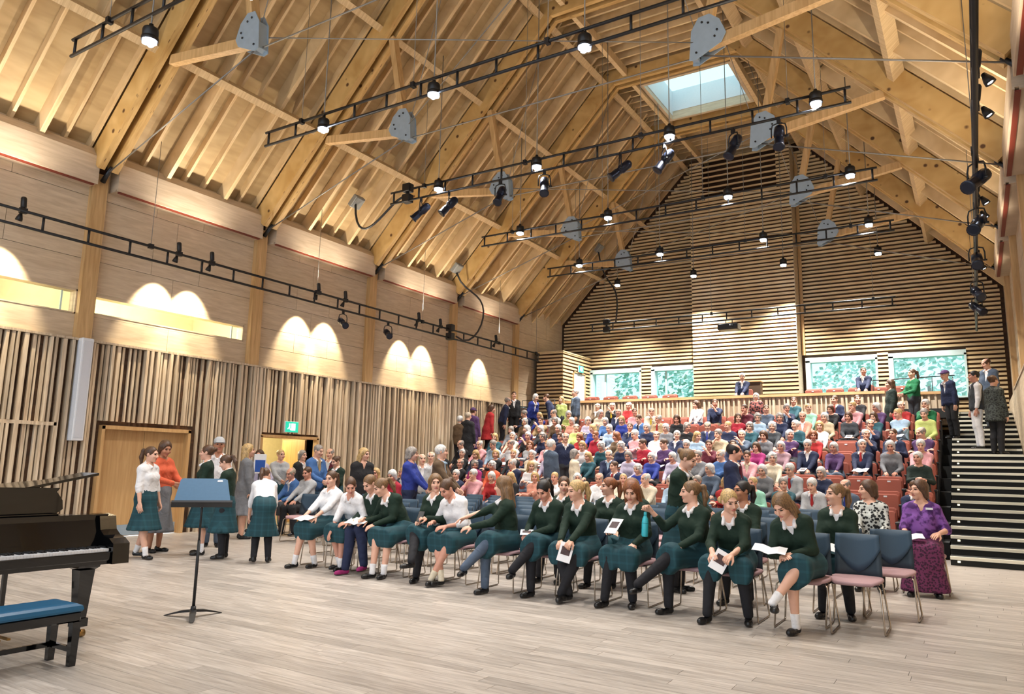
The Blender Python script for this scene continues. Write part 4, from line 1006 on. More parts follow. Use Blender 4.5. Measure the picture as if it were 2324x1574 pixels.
def ik(a, t, l1, l2, pole):
    a, t, pole = np.array(a, float), np.array(t, float), np.array(pole, float); d = t-a; L = np.linalg.norm(d); M_ = (l1+l2)*.995
    if L > M_: d *= M_/L; L = M_; t = a+d
    u = d/L; x_ = (l1*l1-l2*l2+L*L)/(2*L); hgt = math.sqrt(max(l1*l1-x_*x_, 0)); p = pole-u*(pole@u); n = np.linalg.norm(p); p = p/n if n > 1e-6 else V3(0, 1, 0)
    return a+u*x_+p*hgt, t
def unit(v): v = np.array(v, float); return v/max(np.linalg.norm(v), 1e-9)
def skeleton(p):
    """joint positions of a pose, facing -y, person's right at -x; z=0 floor"""
    S = p.get('S', 1.); sit = p.get('sit', True); sh = p.get('seat', .475)
    J = {'S': S}
    P = V3(0, 0, sh+.10*S) if sit else V3(0, 0, .92*S)
    P = P+V3(*p.get('shift', (0, 0, 0)))
    ln, sd, tw = p.get('lean', 0.), p.get('side', 0.), p.get('twist', 0.)
    R = rot('Y', sd) @ rot('X', ln) @ rot('Z', tw*.5); R2 = rot('Y', sd*1.2) @ rot('X', ln*1.25) @ rot('Z', tw)
    J['P'] = P; J['C'] = P+R @ V3(0, 0, .26)*S; Sc = J['C']+R2 @ V3(0, .01, .22)*S; J['Sc'] = Sc; J['R2'] = R2; J['R'] = R
    J['N'] = Sc+R2 @ V3(0, 0, .06)*S
    wd = p.get('wide', 1.)
    J['sh'] = [Sc+R2 @ V3(q*.152*wd, 0, -.035)*S for q in (-1, 1)]
    hy, hp, hr = p.get('head', (0, 0, 0)); HR = R2 @ rot('Z', hy) @ rot('X', hp) @ rot('Y', hr)
    hw = rot('X', ln*.5) if p.get('level', 1) else np.eye(3)
    HR = (rot('Z', tw) @ rot('Y', sd*.6) @ rot('X', ln*.55) @ rot('Z', hy) @ rot('X', hp) @ rot('Y', hr))
    J['HR'] = HR; J['H'] = J['N']+HR @ V3(0, -.022, .125)*S+R2 @ V3(0, -.0, .02)*S; J['hs'] = S*p.get('hscale', 1.0)
    lap = [(-.1, -.34, sh+.20), (.1, -.34, sh+.20)] if sit else [(-.22, -.08, .80*S), (.22, -.08, .80*S)]
    tg = p.get('hands') or lap; J['hand'] = []; J['elb'] = []
    for i, q in enumerate((-1, 1)):
        t = tg[i] if tg[i] is not None else lap[i]
        pole = p.get('pole', [(q*.7, .6, -.8)]*2)[i] if p.get('pole') else (q*.7, .6, -.8)
        e, wv = ik(J['sh'][i], t, .275*S, .25*S, pole); J['elb'].append(e); J['hand'].append(wv)
    J['hip'] = [P+R @ V3(q*.085*S, 0, -.02) for q in (-1, 1)]; J['kn'] = []; J['an'] = []
    lg = p.get('legs')
    for i, q in enumerate((-1, 1)):
        if lg: k_, a_ = V3(*lg[i][0]), V3(*lg[i][1])
        elif sit: k_, a_ = V3(q*.11, -.42*S, sh+.055), V3(q*.11, -.40*S, .09)
        else: k_, a_ = V3(q*.09, -.02, .5*S), V3(q*.095, .02, .09)
        J['kn'].append(k_); J['an'].append(a_)
    J['toe'] = p.get('toe', [(-.25, 0), (.25, 0)])      # (yaw, pitch) of each foot
    return J
def bounds(pts, m): a = np.array(pts); return a.min(0)-m, a.max(0)+m
def torso(s, J, g=0., wd=1., bel=0.):
    S = J['S']; x1 = J['R'][:, 0]; x2 = J['R2'][:, 0]
    for q in (-1, 1):
        s.cone(J['P']+x1*q*.065*S, J['C']+x1*q*.055*wd*S, .112*S+g, .10*S*wd+g, .06); s.cone(J['C']+x1*q*.06*wd*S, J['Sc']+x2*q*.075*wd*S-J['R2'][:, 2]*.05*S, .102*S*wd+g, .092*S+g, .06)
        s.cone(J['Sc']+x2*q*.04*S, J['sh'][0 if q < 0 else 1], .066*S+g, .056*S+g, .05)
    if bel: s.ell(J['C']-J['R'][:, 1]*.05*S-J['R'][:, 2]*.06*S, (.13*S*bel+g, .11*S*bel+g, .14*S+g), .05)
    return s
def bust(s, J, g):
    S = J['S']
    for q in (-1, 1): s.ell(J['C']+J['R2'] @ V3(q*.07, -.085, .07)*S, (.062*S+g*.6, .055*S+g*.6, .06*S+g*.6), .04)
def arms(s, J, g=0., frac=1., k=.03):
    S = J['S']
    for i in (0, 1):
        a, e, w_ = J['sh'][i], J['elb'][i], J['hand'][i]
        s.cone(a, e, .05*S+g, .041*S+g, k)
        if frac > .05: t = e+(w_-e)*frac; s.cone(e, t, .041*S+g, (.041-.014*frac)*S+g, .015)
def legs(s, J, g=0., cut=1.):
    S = J['S']
    for i in (0, 1):
        hh, k_, a_ = J['hip'][i], J['kn'][i], J['an'][i]
        s.cone(hh, k_, .086*S+g, .058*S+g, .02); m_ = k_+(a_-k_)*.35; bk = V3(0, .018, 0)*S
        s.cone(k_, m_+bk, .057*S+g, .054*S+g, .015); s.cone(m_+bk, a_, .054*S+g, .036*S+g*1.3, .015)
def body_mesh(name, p, J, h):
    pts = [J['P'], J['Sc'], J['N']]+J['sh']+J['elb']+J['hand']+J['kn']+J['an']; lo, hi = bounds(pts, .17)
    s = SDF(lo, hi, h); torso(s, J, 0, p.get('wide', 1.)*.97); arms(s, J); legs(s, J)
    s.cone(J['Sc'], J['N']+J['R2'][:, 2]*.02, .06*J['S'], .05*J['S'], .04)
    v, f = s.mesh(); parts = [(v, f, 0)]
    hv, hf, hm = HEADS[bool(p.get('male'))]; parts.append((xf(hv, J['HR'], J['H'], J['hs']), hf, hm))
    for i, q in enumerate((-1, 1)):
        gv, gf = HANDS[p.get('hmode', ('relax', 'relax'))[i]]; d = unit(J['hand'][i]-J['elb'][i]); palm = p.get('palm', [None, None])[i]
        if palm is None: palm = (V3(-q*.4, .1, -1) if p.get('sit', True) else V3(-q, .3, 0))
        z_ = -d; y_ = -unit(np.array(palm, float)-d*(np.array(palm, float)@d)); x_ = np.cross(y_, z_); Rm = np.stack([x_, y_, z_], 1)
        v2 = gv.copy()
        if q > 0: v2[:, 0] *= -1; f2 = gf[:, ::-1]
        else: f2 = gf
        # thumb should point forward / inward
        if p.get('flip', (0, 0))[i]: v2[:, 0] *= -1; f2 = f2[:, ::-1]
        parts.append((xf(v2, Rm, J['hand'][i], J['S']*.98), f2, 0))
    return tomesh(name, parts, 4)
def top_mesh(name, p, J, h, g, sleeve=1., hem=.08, vd=.0, half=.07, buste=False, neck=.03, openfront=0.):
    pts = [J['P'], J['Sc'], J['N']]+J['sh']+J['elb']+J['hand']; lo, hi = bounds(pts, .2); s = SDF(lo, hi, h)
    torso(s, J, g, p.get('wide', 1.), p.get('belly', 0.)); arms(s, J, g*.9, sleeve)
    if buste: bust(s, J, g)
    s.cone(J['Sc'], J['N'], .075*J['S']+g, .055*J['S']+g, .03)
    u = J['R2'][:, 2]; s.plane(J['N']+u*(neck-.02), u+J['R2'][:, 1]*-.5)
    u = J['R'][:, 2]; s.plane(J['P']-u*hem, -u) if hem < .4 else None
    if p.get('sit', True): s.plane((0, 0, p.get('seat', .475)+.005), (0, 0, -1))
    if vd: s.wedge(J['N']+J['R2'][:, 2]*.03, J['R2'][:, 0], J['R2'][:, 2], -J['R2'][:, 1], half*J['S'], vd*J['S'])
    v, f = s.mesh(); return tomesh(name, [(v, f, 0)])
def vest_mesh(name, p, J, h, g=.024):
    lo, hi = bounds([J['P'], J['Sc'], J['N']]+J['sh'], .2); s = SDF(lo, hi, h); torso(s, J, g, p.get('wide', 1.)*.97); u = J['R2'][:, 2]
    for i, q in enumerate((-1, 1)): s.plane(J['sh'][i]-J['R2'][:, 0]*q*.0, J['R2'][:, 0]*q+u*.25)
    s.plane(J['P']-J['R'][:, 2]*.1, -J['R'][:, 2]); s.plane(J['N']+u*.0, u); s.wedge(J['N']+u*.03, J['R2'][:, 0], u, -J['R2'][:, 1], .07, .26)
    v, f = s.mesh(); return tomesh(name, [(v, f, 0)])
def shirt_mesh(name, p, J, h, g, collar=True):
    lo, hi = bounds([J['C'], J['Sc'], J['N']]+J['sh'], .2); s = SDF(lo, hi, h); torso(s, J, g, p.get('wide', 1.)*.97); u = J['R2'][:, 2]
    s.plane(J['Sc']-J['R2'][:, 2]*.3, -J['R2'][:, 2]); s.cone(J['Sc'], J['N']+u*.02, .07*J['S']+g, .05*J['S']+g, .03); s.plane(J['N']+u*.015, u-J['R2'][:, 1]*.9)
    s.wedge(J['N']+u*.03, J['R2'][:, 0], u, -J['R2'][:, 1], .04*J['S'], .09*J['S'])
    if collar:
        for q in (-1, 1): s.cone(J['N']+J['R2'] @ V3(q*.052, .0, .008)*J['S'], J['Sc']+J['R2'] @ V3(q*.05, -.112, .0)*J['S'], .016, .02, .008)
    v, f = s.mesh(); return tomesh(name, [(v, f, 0)])
def skirt_mesh(name, p, J, h, g=.02, length=1., flare=.05):
    S = J['S']; k0, k1 = J['kn']; pts = [J['P']]+J['hip']+[k0, k1]+(J['an'] if p.get('maxi') else [])
    if not p.get('sit', True): pts.append(V3(0, 0, .3*S))
    lo, hi = bounds(pts, .26); s = SDF(lo, hi, h); kd = .09
    for q in (-1, 1): s.cone(J['P']+J['R'][:, 0]*q*.065*S, J['P']+J['R'][:, 0]*q*.06*S+J['R'][:, 2]*.1*S, .115*S+g, .105*S+g*.8, .05)
    if p.get('sit', True):
        for i in (0, 1):
            e = J['hip'][i]+(J['kn'][i]-J['hip'][i])*length; s.cone(J['hip'][i], e, .092*S+g, .07*S+g+flare*.5, kd); s.cone(e, e+V3(0, -.0, -.07), .07*S+g+flare*.4, .07*S+g+flare*.4, .05)
            s.cone(J['hip'][i]+V3(0, 0, -.02), e+V3(0, .02, -.05), .07, .08, .05)
        m = (k0+k1)/2; dz = p.get('drape', .0)
        fwd = unit(V3(*(m-J['P'])[:2], 0)); s.plane(m+fwd*.05*S*0+fwd*(length-1)*.4+fwd*.07, fwd+V3(0, 0, -.15)); s.plane(V3(0, 0, p.get('seat', .475)-.09-dz), (0, 0, -1))
    else:
        b_ = V3(0, 0, .92*S-.50*S*length); mk = (k0+k1)/2
        s.cone(J['P']+V3(0, 0, -.04), V3(mk[0]*.6, mk[1]*.5, b_[2]), .135*S+g, .17*S+g+flare, .05)
        rr = random.Random(5)
        for i in range(12):
            a = 2*PI*i/12; s.cone(J['P']+V3(.1*math.cos(a), .09*math.sin(a), -.12)*S, V3(mk[0]*.6+(.19+flare)*S*math.cos(a), mk[1]*.5+(.17+flare)*S*math.sin(a), b_[2]), .03, .04, .03)
        s.plane(V3(0, 0, b_[2]+.01), (0, 0, -1))
    if p.get('maxi'):
        for i in (0, 1): s.cone(J['kn'][i], J['an'][i]+V3((-.02, .02)[i], -.02, .0), .09, .12, .08)
        s.cone((J['kn'][0]+J['kn'][1])/2, (J['an'][0]+J['an'][1])/2+V3(0, -.03, 0), .1, .12, .06)
    s.plane(J['P']+J['R'][:, 2]*.16*S, (J['R'][:, 2] if not p.get('sit', True) else V3(0, .3, 1))); s.plane((0, 0, .06), (0, 0, -1)); v, f = s.mesh(); return tomesh(name, [(v, f, 0)])
def trouser_mesh(name, p, J, h, g=.016, full=True):
    pts = [J['P']]+J['hip']+J['kn']+J['an']; lo, hi = bounds(pts, .19); s = SDF(lo, hi, h)
    for q in (-1, 1): s.cone(J['P']+J['R'][:, 0]*q*.065*J['S'], J['P']+J['R'][:, 0]*q*.06*J['S']+J['R'][:, 2]*.09, .112*J['S']+g, .105*J['S']+g, .05)
    legs(s, J, g); s.plane(J['P']+J['R'][:, 2]*.14, (J['R'][:, 2] if not p.get('sit', True) else V3(0, .3, 1))); s.plane((0, 0, .055), (0, 0, -1)); v, f = s.mesh(); return tomesh(name, [(v, f, 0)])
def coat_mesh(name, p, J, h, g=.03, zlo=.45):
    """long coat or dress for a standing figure"""
    lo, hi = bounds([J['Sc'], J['N'], V3(0, 0, zlo)]+J['sh']+J['elb']+J['hand'], .24); s = SDF(lo, hi, h); torso(s, J, g, p.get('wide', 1.)); arms(s, J, g*.9, 1.)
    s.cone(J['P'], V3(0, .0, zlo), .15*J['S']+g, .2*J['S']+g, .08); s.plane((0, 0, zlo), (0, 0, -1)); s.cone(J['Sc'], J['N'], .075*J['S']+g, .055*J['S']+g, .03)
    u = J['R2'][:, 2]; s.plane(J['N']+u*.01, u-J['R2'][:, 1]*.5); s.wedge(J['N']+u*.03, J['R2'][:, 0], u, -J['R2'][:, 1], .06, p.get('vd', .12)); v, f = s.mesh(); return tomesh(name, [(v, f, 0)])

# ---- materials of people
SKIN = [flat('skin_fair', (226, 176, 152), .55, 0, .05, 30), flat('skin_pink', (214, 156, 134), .55, 0, .05, 30), flat('skin_tan', (190, 132, 102), .55, 0, .05, 30), flat('skin_brown', (134, 86, 62), .55, 0, .05, 30)]
EYE = flat('eye_dark', (46, 34, 30), .25, 0, 0); LIP = flat('lips', (190, 112, 102), .45, 0, 0); BROW = flat('brow', (96, 72, 56), .8, 0, 0)
HC = {'w': (242, 234, 222), 'g': (158, 150, 144), 'y': (206, 172, 118), 'n': (88, 60, 40), 'k': (30, 24, 24), 'r': (140, 84, 50), 'l': (128, 96, 64), 'b': (196, 180, 160)}
def hairmat(c):
    if 'hair_'+c in _M: return _M['hair_'+c]
    m, nt, b_ = newmat('hair_'+c); N = nt.nodes; tc = N.new('ShaderNodeTexCoord'); mp = N.new('ShaderNodeMapping'); mp.inputs['Scale'].default_value = (60, 60, 7)
    n = N.new('ShaderNodeTexNoise'); n.inputs['Scale'].default_value = 2.; n.inputs['Detail'].default_value = 3; cr = N.new('ShaderNodeValToRGB')
    a = HC[c]; cr.color_ramp.elements[0].color = srgb(*[x*.62 for x in a]); cr.color_ramp.elements[1].color = srgb(*[min(255, x*1.15) for x in a]); cr.color_ramp.elements[0].position = .3; cr.color_ramp.elements[1].position = .7
    nt.links.new(tc.outputs['Object'], mp.inputs[0]); nt.links.new(mp.outputs[0], n.inputs['Vector']); nt.links.new(n.outputs['Fac'], cr.inputs[0]); nt.links.new(cr.outputs[0], b_.inputs['Base Color'])
    bp = N.new('ShaderNodeBump'); bp.inputs['Strength'].default_value = .5; bp.inputs['Distance'].default_value = .004; nt.links.new(n.outputs['Fac'], bp.inputs['Height']); nt.links.new(bp.outputs[0], b_.inputs['Normal'])
    b_.inputs['Roughness'].default_value = .45; _M['hair_'+c] = m; return m
CLR = {'navy': (30, 40, 72), 'black': (26, 26, 30), 'grey': (120, 122, 128), 'ltgrey': (176, 178, 182), 'white': (236, 234, 236), 'cream': (226, 214, 190), 'beige': (196, 178, 148), 'tan': (176, 150, 112), 'brown': (98, 78, 58), 'red': (172, 40, 42), 'crimson': (160, 26, 48), 'orange': (218, 98, 64), 'pink': (220, 160, 166), 'salmon': (212, 148, 128), 'magenta': (158, 42, 108), 'purple': (82, 54, 100), 'lavender': (190, 182, 206), 'mauve': (170, 138, 150), 'blue': (38, 56, 142), 'ltblue': (164, 190, 214), 'midblue': (72, 112, 170), 'slate': (78, 92, 112), 'teal': (36, 80, 92), 'mint': (150, 204, 182), 'green': (24, 108, 66), 'lime': (186, 198, 118), 'maroon': (96, 26, 44), 'charcoal': (58, 62, 68), 'dgreen': (28, 44, 40), 'bottle': (13, 40, 27), 'yellow': (230, 200, 60), 'skirt': (26, 84, 96), 'tights': (26, 26, 32)}
def cloth(c):
    n = 'cloth_'+c
    if n in _M: return _M[n]
    m = flat(n, CLR[c], .85, 0, .14, 55); b_ = m.node_tree.nodes['Principled BSDF']; pass
    nt = m.node_tree; tc = nt.nodes.new('ShaderNodeTexCoord'); x_ = nt.nodes.new('ShaderNodeTexNoise'); x_.inputs['Scale'].default_value = 9; x_.inputs['Detail'].default_value = 1; x_.inputs['Distortion'].default_value = .8
    bp = nt.nodes.new('ShaderNodeBump'); bp.inputs['Strength'].default_value = .55; bp.inputs['Distance'].default_value = .03
    nt.links.new(tc.outputs['Object'], x_.inputs['Vector']); nt.links.new(x_.outputs['Fac'], bp.inputs['Height']); nt.links.new(bp.outputs[0], b_.inputs['Normal']); return m
def patterned(name, a, b_, scale=18., kind='voronoi'):
    if name in _M: return _M[name]
    m, nt, bs = newmat(name); N = nt.nodes; tc = N.new('ShaderNodeTexCoord'); v = N.new('ShaderNodeTexVoronoi' if kind == 'voronoi' else 'ShaderNodeTexNoise'); v.inputs['Scale'].default_value = scale
    cr = N.new('ShaderNodeValToRGB'); cr.color_ramp.elements[0].color = srgb(*a); cr.color_ramp.elements[1].color = srgb(*b_); cr.color_ramp.elements[0].position = .42; cr.color_ramp.elements[1].position = .55
    nt.links.new(tc.outputs['Object'], v.inputs['Vector']); nt.links.new(v.outputs[0], cr.inputs[0]); nt.links.new(cr.outputs[0], bs.inputs['Base Color']); bs.inputs['Roughness'].default_value = .8; _M[name] = m; return m
def tartan():
    if 'tartan' in _M: return _M['tartan']
    m, nt, b_ = newmat('tartan'); N = nt.nodes; tc = N.new('ShaderNodeTexCoord'); sp_ = N.new('ShaderNodeSeparateXYZ'); nt.links.new(tc.outputs['Object'], sp_.inputs[0]); acc = None
    for ax_ in (0, 2):
        w_ = N.new('ShaderNodeMath'); w_.operation = 'MULTIPLY'; w_.inputs[1].default_value = 70.; nt.links.new(sp_.outputs[ax_], w_.inputs[0]); si = N.new('ShaderNodeMath'); si.operation = 'SINE'; nt.links.new(w_.outputs[0], si.inputs[0])
        pw = N.new('ShaderNodeMath'); pw.operation = 'GREATER_THAN'; pw.inputs[1].default_value = .72; nt.links.new(si.outputs[0], pw.inputs[0])
        if acc is None: acc = pw
        else: ad = N.new('ShaderNodeMath'); ad.operation = 'ADD'; nt.links.new(acc.outputs[0], ad.inputs[0]); nt.links.new(pw.outputs[0], ad.inputs[1]); acc = ad
    cr = N.new('ShaderNodeValToRGB'); cr.color_ramp.elements[0].color = srgb(19, 62, 72); cr.color_ramp.elements[1].color = srgb(28, 78, 88); ml = N.new('ShaderNodeMath'); ml.operation = 'MULTIPLY'; ml.inputs[1].default_value = .5
    nt.links.new(acc.outputs[0], ml.inputs[0]); nt.links.new(ml.outputs[0], cr.inputs[0]); nt.links.new(cr.outputs[0], b_.inputs['Base Color']); b_.inputs['Roughness'].default_value = .8; _M['tartan'] = m; return m
SHOEB = flat('shoe_leather', (20, 20, 22), .3, 0, .05, 30); SOLE = flat('shoe_sole', (52, 46, 42), .8)
def bodymats(sk): return [SKIN[sk], EYE, LIP, BROW]
def hairmat4(J): 
    M = Matrix(np.array(J['HR']).tolist()).to_4x4(); M = M @ Matrix.Scale(J['hs'], 4); M.translation = Vector(J['H']); return M
def add_feet(t, J, kind, col=None, socks=None):
    for i in (0, 1):
        yw, pt = J['toe'][i]; M = Matrix.Translation(J['an'][i].tolist()) @ Matrix.Rotation(yw, 4, 'Z') @ Matrix.Rotation(pt, 4, 'X') @ Matrix.Scale(J['S'], 4)
        meshobj('shoe', SHOES[kind], [col or SHOEB, SOLE], t, mat4=M)
        if socks:
            d = Vector((J['kn'][i]-J['an'][i]).tolist()); meshobj('sock', SOCK, socks, t, mat4=Matrix.Translation(J['an'][i].tolist()) @ d.to_track_quat('Z', 'Y').to_matrix().to_4x4() @ Matrix.Scale(J['S'], 4))
def tie_mesh(J):
    m = MB(); R2 = J['R2']; b_ = J['Sc']; pts = [V3(0, -.125, .035), V3(0, -.14, -.02), V3(0, -.142, -.14), V3(0, -.142, -.2)]; w_ = [.016, .014, .026, .02]; R = []
    for q, ww_ in zip(pts, w_):
        R.append([tuple(b_+R2 @ (q+V3(sx*ww_, sy, 0))) for sx, sy in ((-1, -.004), (1, -.004), (1, .03), (-1, .03))])
    m.loft(R); return m.mesh('tie')
# ---------------------------------------------------------------- people in the scene
PAPER = flat('paper_white', (240, 240, 244), .7, 0, 0); PHOTO = flat('cover_photo', (70, 50, 52), .6, 0, .6, 60)
_bk_open = MB()
for q in (-1, 1): _bk_open.loft([[(0, -.105, 0), (0, .105, 0), (0, .105, .004), (0, -.105, .004)], [(q*.075, -.105, .022), (q*.075, .105, .022), (q*.075, .105, .026), (q*.075, -.105, .026)], [(q*.148, -.105, .02), (q*.148, .105, .02), (q*.148, .105, .023), (q*.148, -.105, .023)]])
BK = {'open': _bk_open.mesh('pages'), 'shut': MB().box((-.074, -.105, 0), (.074, .105, .005)).mesh('pages'), 'cover': MB().box((-.05, -.03, .005), (.05, .06, .0062)).mesh('cover_picture'), 'phone': MB().bbox((-.038, -.078, 0), (.038, .078, .009), .003).mesh('case')}
def M4(loc, rz): return Matrix.Translation(loc) @ Matrix.Rotation(rz, 4, 'Z')
def held(root, kind, pos, eul, label, group='programmes in hand'):
    M = root.matrix_basis @ Matrix.Translation(pos) @ Euler(eul).to_matrix().to_4x4()
    nm = {'open': 'programme', 'shut': 'programme', 'phone': 'mobile_phone'}[kind]
    t = empty(nm, label=label, cat='phone' if kind == 'phone' else 'booklet', group=group); t.matrix_basis = M
    meshobj('case' if kind == 'phone' else 'pages', BK[kind], BLACK if kind == 'phone' else PAPER, t)
    if kind == 'shut': meshobj('cover_picture', BK['cover'], PHOTO, t)
    return t
def person(p, loc, rz, label, h=.012, group='people in the hall'):
    J = skeleton(p); t = empty('person', loc, rz, label=label, cat='person', group=group); S = J['S']
    hb = h*1.7; h = h*1.45; meshobj('body', body_mesh('body', p, J, hb), bodymats(p.get('skin', 0)), t)
    hs, hc = p.get('hair', ('short', 'n'))
    if hs == 'cap': meshobj('hair', HAIR['short'], hairmat(hc), t, mat4=hairmat4(J)); meshobj('cap', CAP, cloth(p.get('cap', 'slate')), t, mat4=hairmat4(J))
    elif hs: meshobj('hair', HAIR[hs], hairmat(hc), t, mat4=hairmat4(J))
    kind, col = p.get('top', ('sweater', 'bottle')); cm = p.get('topmat') or cloth(col); fe = not p.get('male')
    if kind == 'sweater':
        meshobj('sweater', top_mesh('sweater', p, J, h, .013, 1., .10, .19, .072, fe), cm, t); meshobj('shirt', shirt_mesh('shirt', p, J, .0125, .006), cloth('white'), t)
    elif kind == 'blouse':
        meshobj('blouse', top_mesh('blouse', p, J, h, .013, p.get('sleeve', .35), .04, .13, .05, fe), cm, t); meshobj('collar', shirt_mesh('collar', p, J, .0125, .01), cm, t)
    elif kind == 'jacket':
        meshobj('jacket', top_mesh('jacket', p, J, h, .018, .95, .16, .34, .07), cm, t); meshobj('shirt', shirt_mesh('shirt', p, J, .0135, .006), cloth(p.get('shirt', 'white')), t)
        if p.get('tie'): meshobj('tie', tie_mesh(J), cloth(p['tie']), t)
    elif kind == 'coat': meshobj('coat', coat_mesh('coat', p, J, h, .022, p.get('zlo', .45)), cm, t)
    else: meshobj('top', top_mesh('top', p, J, h, .013, p.get('sleeve', 1.), .10, p.get('vd', .09), .06, fe), cm, t)
    if p.get('vest'): meshobj('vest', vest_mesh('vest', p, J, h), cloth(p['vest']), t)
    bk, bc = p.get('bottom', ('skirt', 'tartan')); bm_ = tartan() if bc == 'tartan' else (p.get('botmat') or cloth(bc))
    if bk == 'skirt': meshobj('skirt', skirt_mesh('skirt', p, J, h, p.get('sg', .016), p.get('slen', 1.)), bm_, t)
    elif bk == 'trousers': meshobj('trousers', trouser_mesh('trousers', p, J, h), bm_, t)
    if p.get('tights'): meshobj('tights', trouser_mesh('tights', p, J, h, .010), cloth(p['tights']), t)
    add_feet(t, J, p.get('shoe', 'oxford'), p.get('shoecol') and cloth(p['shoecol']), p.get('socks') and cloth(p['socks']))
    return t, J
# ---- leg poses for a seated figure (seat .475)
def L_cross(q=1, ext=0.):      # q=+1: left leg over right
    a = ((-q*.05, -.40, .535), (-q*.02, -.42, .09)); b_ = ((q*.03, -.42, .60), (-q*.16, -.60-ext, .30)); return [a, b_] if q > 0 else [b_, a]
def L_ank(): return [((-.10, -.40, .53), (.04, -.46, .10)), ((.10, -.40, .53), (-.05, -.52, .10))]
def L_apart(dx=.1, f=0.): return [((-dx, -.41, .53), (-dx-.02, -.42-f, .09)), ((dx, -.41, .53), (dx+.03, -.36+f, .09))]
TIGHT = dict(tights='tights'); SOCKS = dict(socks='white')
FY = 7.9
NFRONT = []
def front(u, v, lab, bk=None, y=FY, dz=.55, **p):
    x = on_y(u, v, y)[0]; p.setdefault('S', .95); p.setdefault('wide', .92); p.setdefault('shoe', 'court'); p.setdefault('bottom', ('skirt', 'tartan'))
    t, J = person(p, (x, y, 0), p.get('yaw', 0.), lab, .0115, 'pupils on the front chairs')
    for b_ in (bk or []): held(t, *b_)
    NFRONT.append((x, y, p.get('yaw', 0.)*.5)); return t, J
front(742, 1190, 'pupil in white blouse with an open programme on lap', [('open', (0, -.40, .665), (.25, 0, 0), 'open white programme on the lap of the pupil at the left end')], top=('blouse', 'white'), hair=('pony', 'n'), head=(.15, .1, 0), lean=.0, hands=[(-.12, -.33, .69), (.12, -.35, .69)], legs=L_apart(.07, .06), socks='white', toe=[(-.1, 0), (.1, 0)], shift=(0, .05, 0))
front(812, 1200, 'pupil in white blouse bending over a neighbour\'s programme', top=('blouse', 'white'), hair=('bun', 'n'), lean=.42, side=.12, head=(.75, .25, 0), hands=[(-.06, -.52, .42), (.2, -.4, .66)], legs=[((-.1, -.40, .53), (-.02, -.3, .11)), ((.09, -.40, .53), (.06, -.36, .1))], socks='white', skin=1)
front(858, 1200, 'pupil in green sweater and navy trousers wearing pink trainers', [('open', (.02, -.42, .68), (.3, 0, .2), 'crumpled white programme shared by the pupils in pink trainers and ponytail')], bottom=('trousers', 'navy'), hair=('short', 'l'), lean=.22, head=(-.15, .42, 0), hands=[(-.1, -.38, .70), (.14, -.38, .70)], legs=[((-.09, -.45, .55), (-.09, -.5, .09)), ((.05, -.42, .6), (.1, -.36, .14))], shoe='oxford', shoecol='magenta', male=1)
front(912, 1200, 'pupil in green sweater leaning across, brown ponytail, bare knees', hair=('pony', 'l'), lean=.35, side=-.25, head=(-.6, .25, 0), hands=[(-.34, -.36, .72), (-.12, -.40, .66)], legs=[((-.08, -.42, .53), (-.04, -.5, .09)), ((.1, -.40, .53), (.1, -.44, .09))], socks='white')
front(992, 1195, 'pupil in green sweater and bobbed hair holding a phone, legs crossed', [('phone', (.04, -.40, .80), (.9, 0, .3), 'grey mobile phone held by the pupil with bobbed hair', 'phones in hand')], hair=('bob', 'l'), lean=.12, head=(.75, .0, 0), hands=[(-.04, -.34, .74), (.1, -.34, .78)], hmode=('relax', 'grip'), legs=L_cross(-1, .1), **TIGHT)
front(1048, 1200, 'pupil in white blouse looking down, ankles crossed', top=('blouse', 'white'), hair=('bun', 'n'), lean=.3, side=-.1, head=(-.2, .45, 0), hands=[(-.2, -.36, .74), (.02, -.36, .70)], legs=L_ank(), skin=1, socks='cream')
front(1150, 1220, 'pupil in green sweater twisting round with arm stretched out', y=7.75, hair=('wave', 'l'), lean=.12, twist=-.85, head=(-.55, .05, 0), hands=[(-.42, -.34, .82), (-.22, -.42, .74)], legs=L_cross(1, .05), tights='slate', slen=1.0)
front(1250, 1222, 'pupil in green sweater with long black ponytail reading', [('shut', (-.12, -.36, .70), (.2, 0, .5), 'folded programme in the hands of the pupil with black ponytail')], hair=('pony', 'k'), lean=.18, head=(-.05, .48, 0), hands=[(-.16, -.3, .69), (-.03, -.36, .69)], legs=L_cross(1), skin=1, **TIGHT)
front(1326, 1228, 'fair-haired pupil in green sweater holding a programme between the knees', [('shut', (.05, -.56, .54), (1.25, .25, .35), 'white programme hanging between the knees of the fair-haired pupil')], hair=('pony', 'y'), lean=.25, head=(-.6, .1, 0), hands=[(-.05, -.5, .64), (.09, -.5, .66)], hmode=('grip', 'grip'), legs=[((-.12, -.41, .53), (.03, -.44, .11)), ((.13, -.41, .53), (-.03, -.5, .1))], **TIGHT)
front(1440, 1230, 'red-haired pupil in green sweater reading a programme held up', [('shut', (-.06, -.42, .84), (.75, 0, -.2), 'white programme held up by the red-haired pupil')], hair=('long', 'r'), lean=.08, head=(.15, .35, 0), hands=[(-.13, -.36, .80), (.14, -.33, .66)], hmode=('grip', 'relax'), legs=[((-.12, -.41, .53), (-.16, -.44, .09)), ((.1, -.41, .53), (.1, -.3, .09))], **TIGHT)
_b, _bj = front(1578, 1240, 'pupil in green sweater holding out a turquoise bottle, legs crossed', yaw=-.35, hair=('pony', 'l'), lean=.05, head=(-.75, .05, 0), hands=[(-.34, -.30, 1.0), (.1, -.36, .68)], pole=[(-.3, .2, -1), (.7, .6, -.8)], hmode=('grip', 'relax'), palm=[(0, -1, 0), None], legs=L_cross(1, .12), **TIGHT)
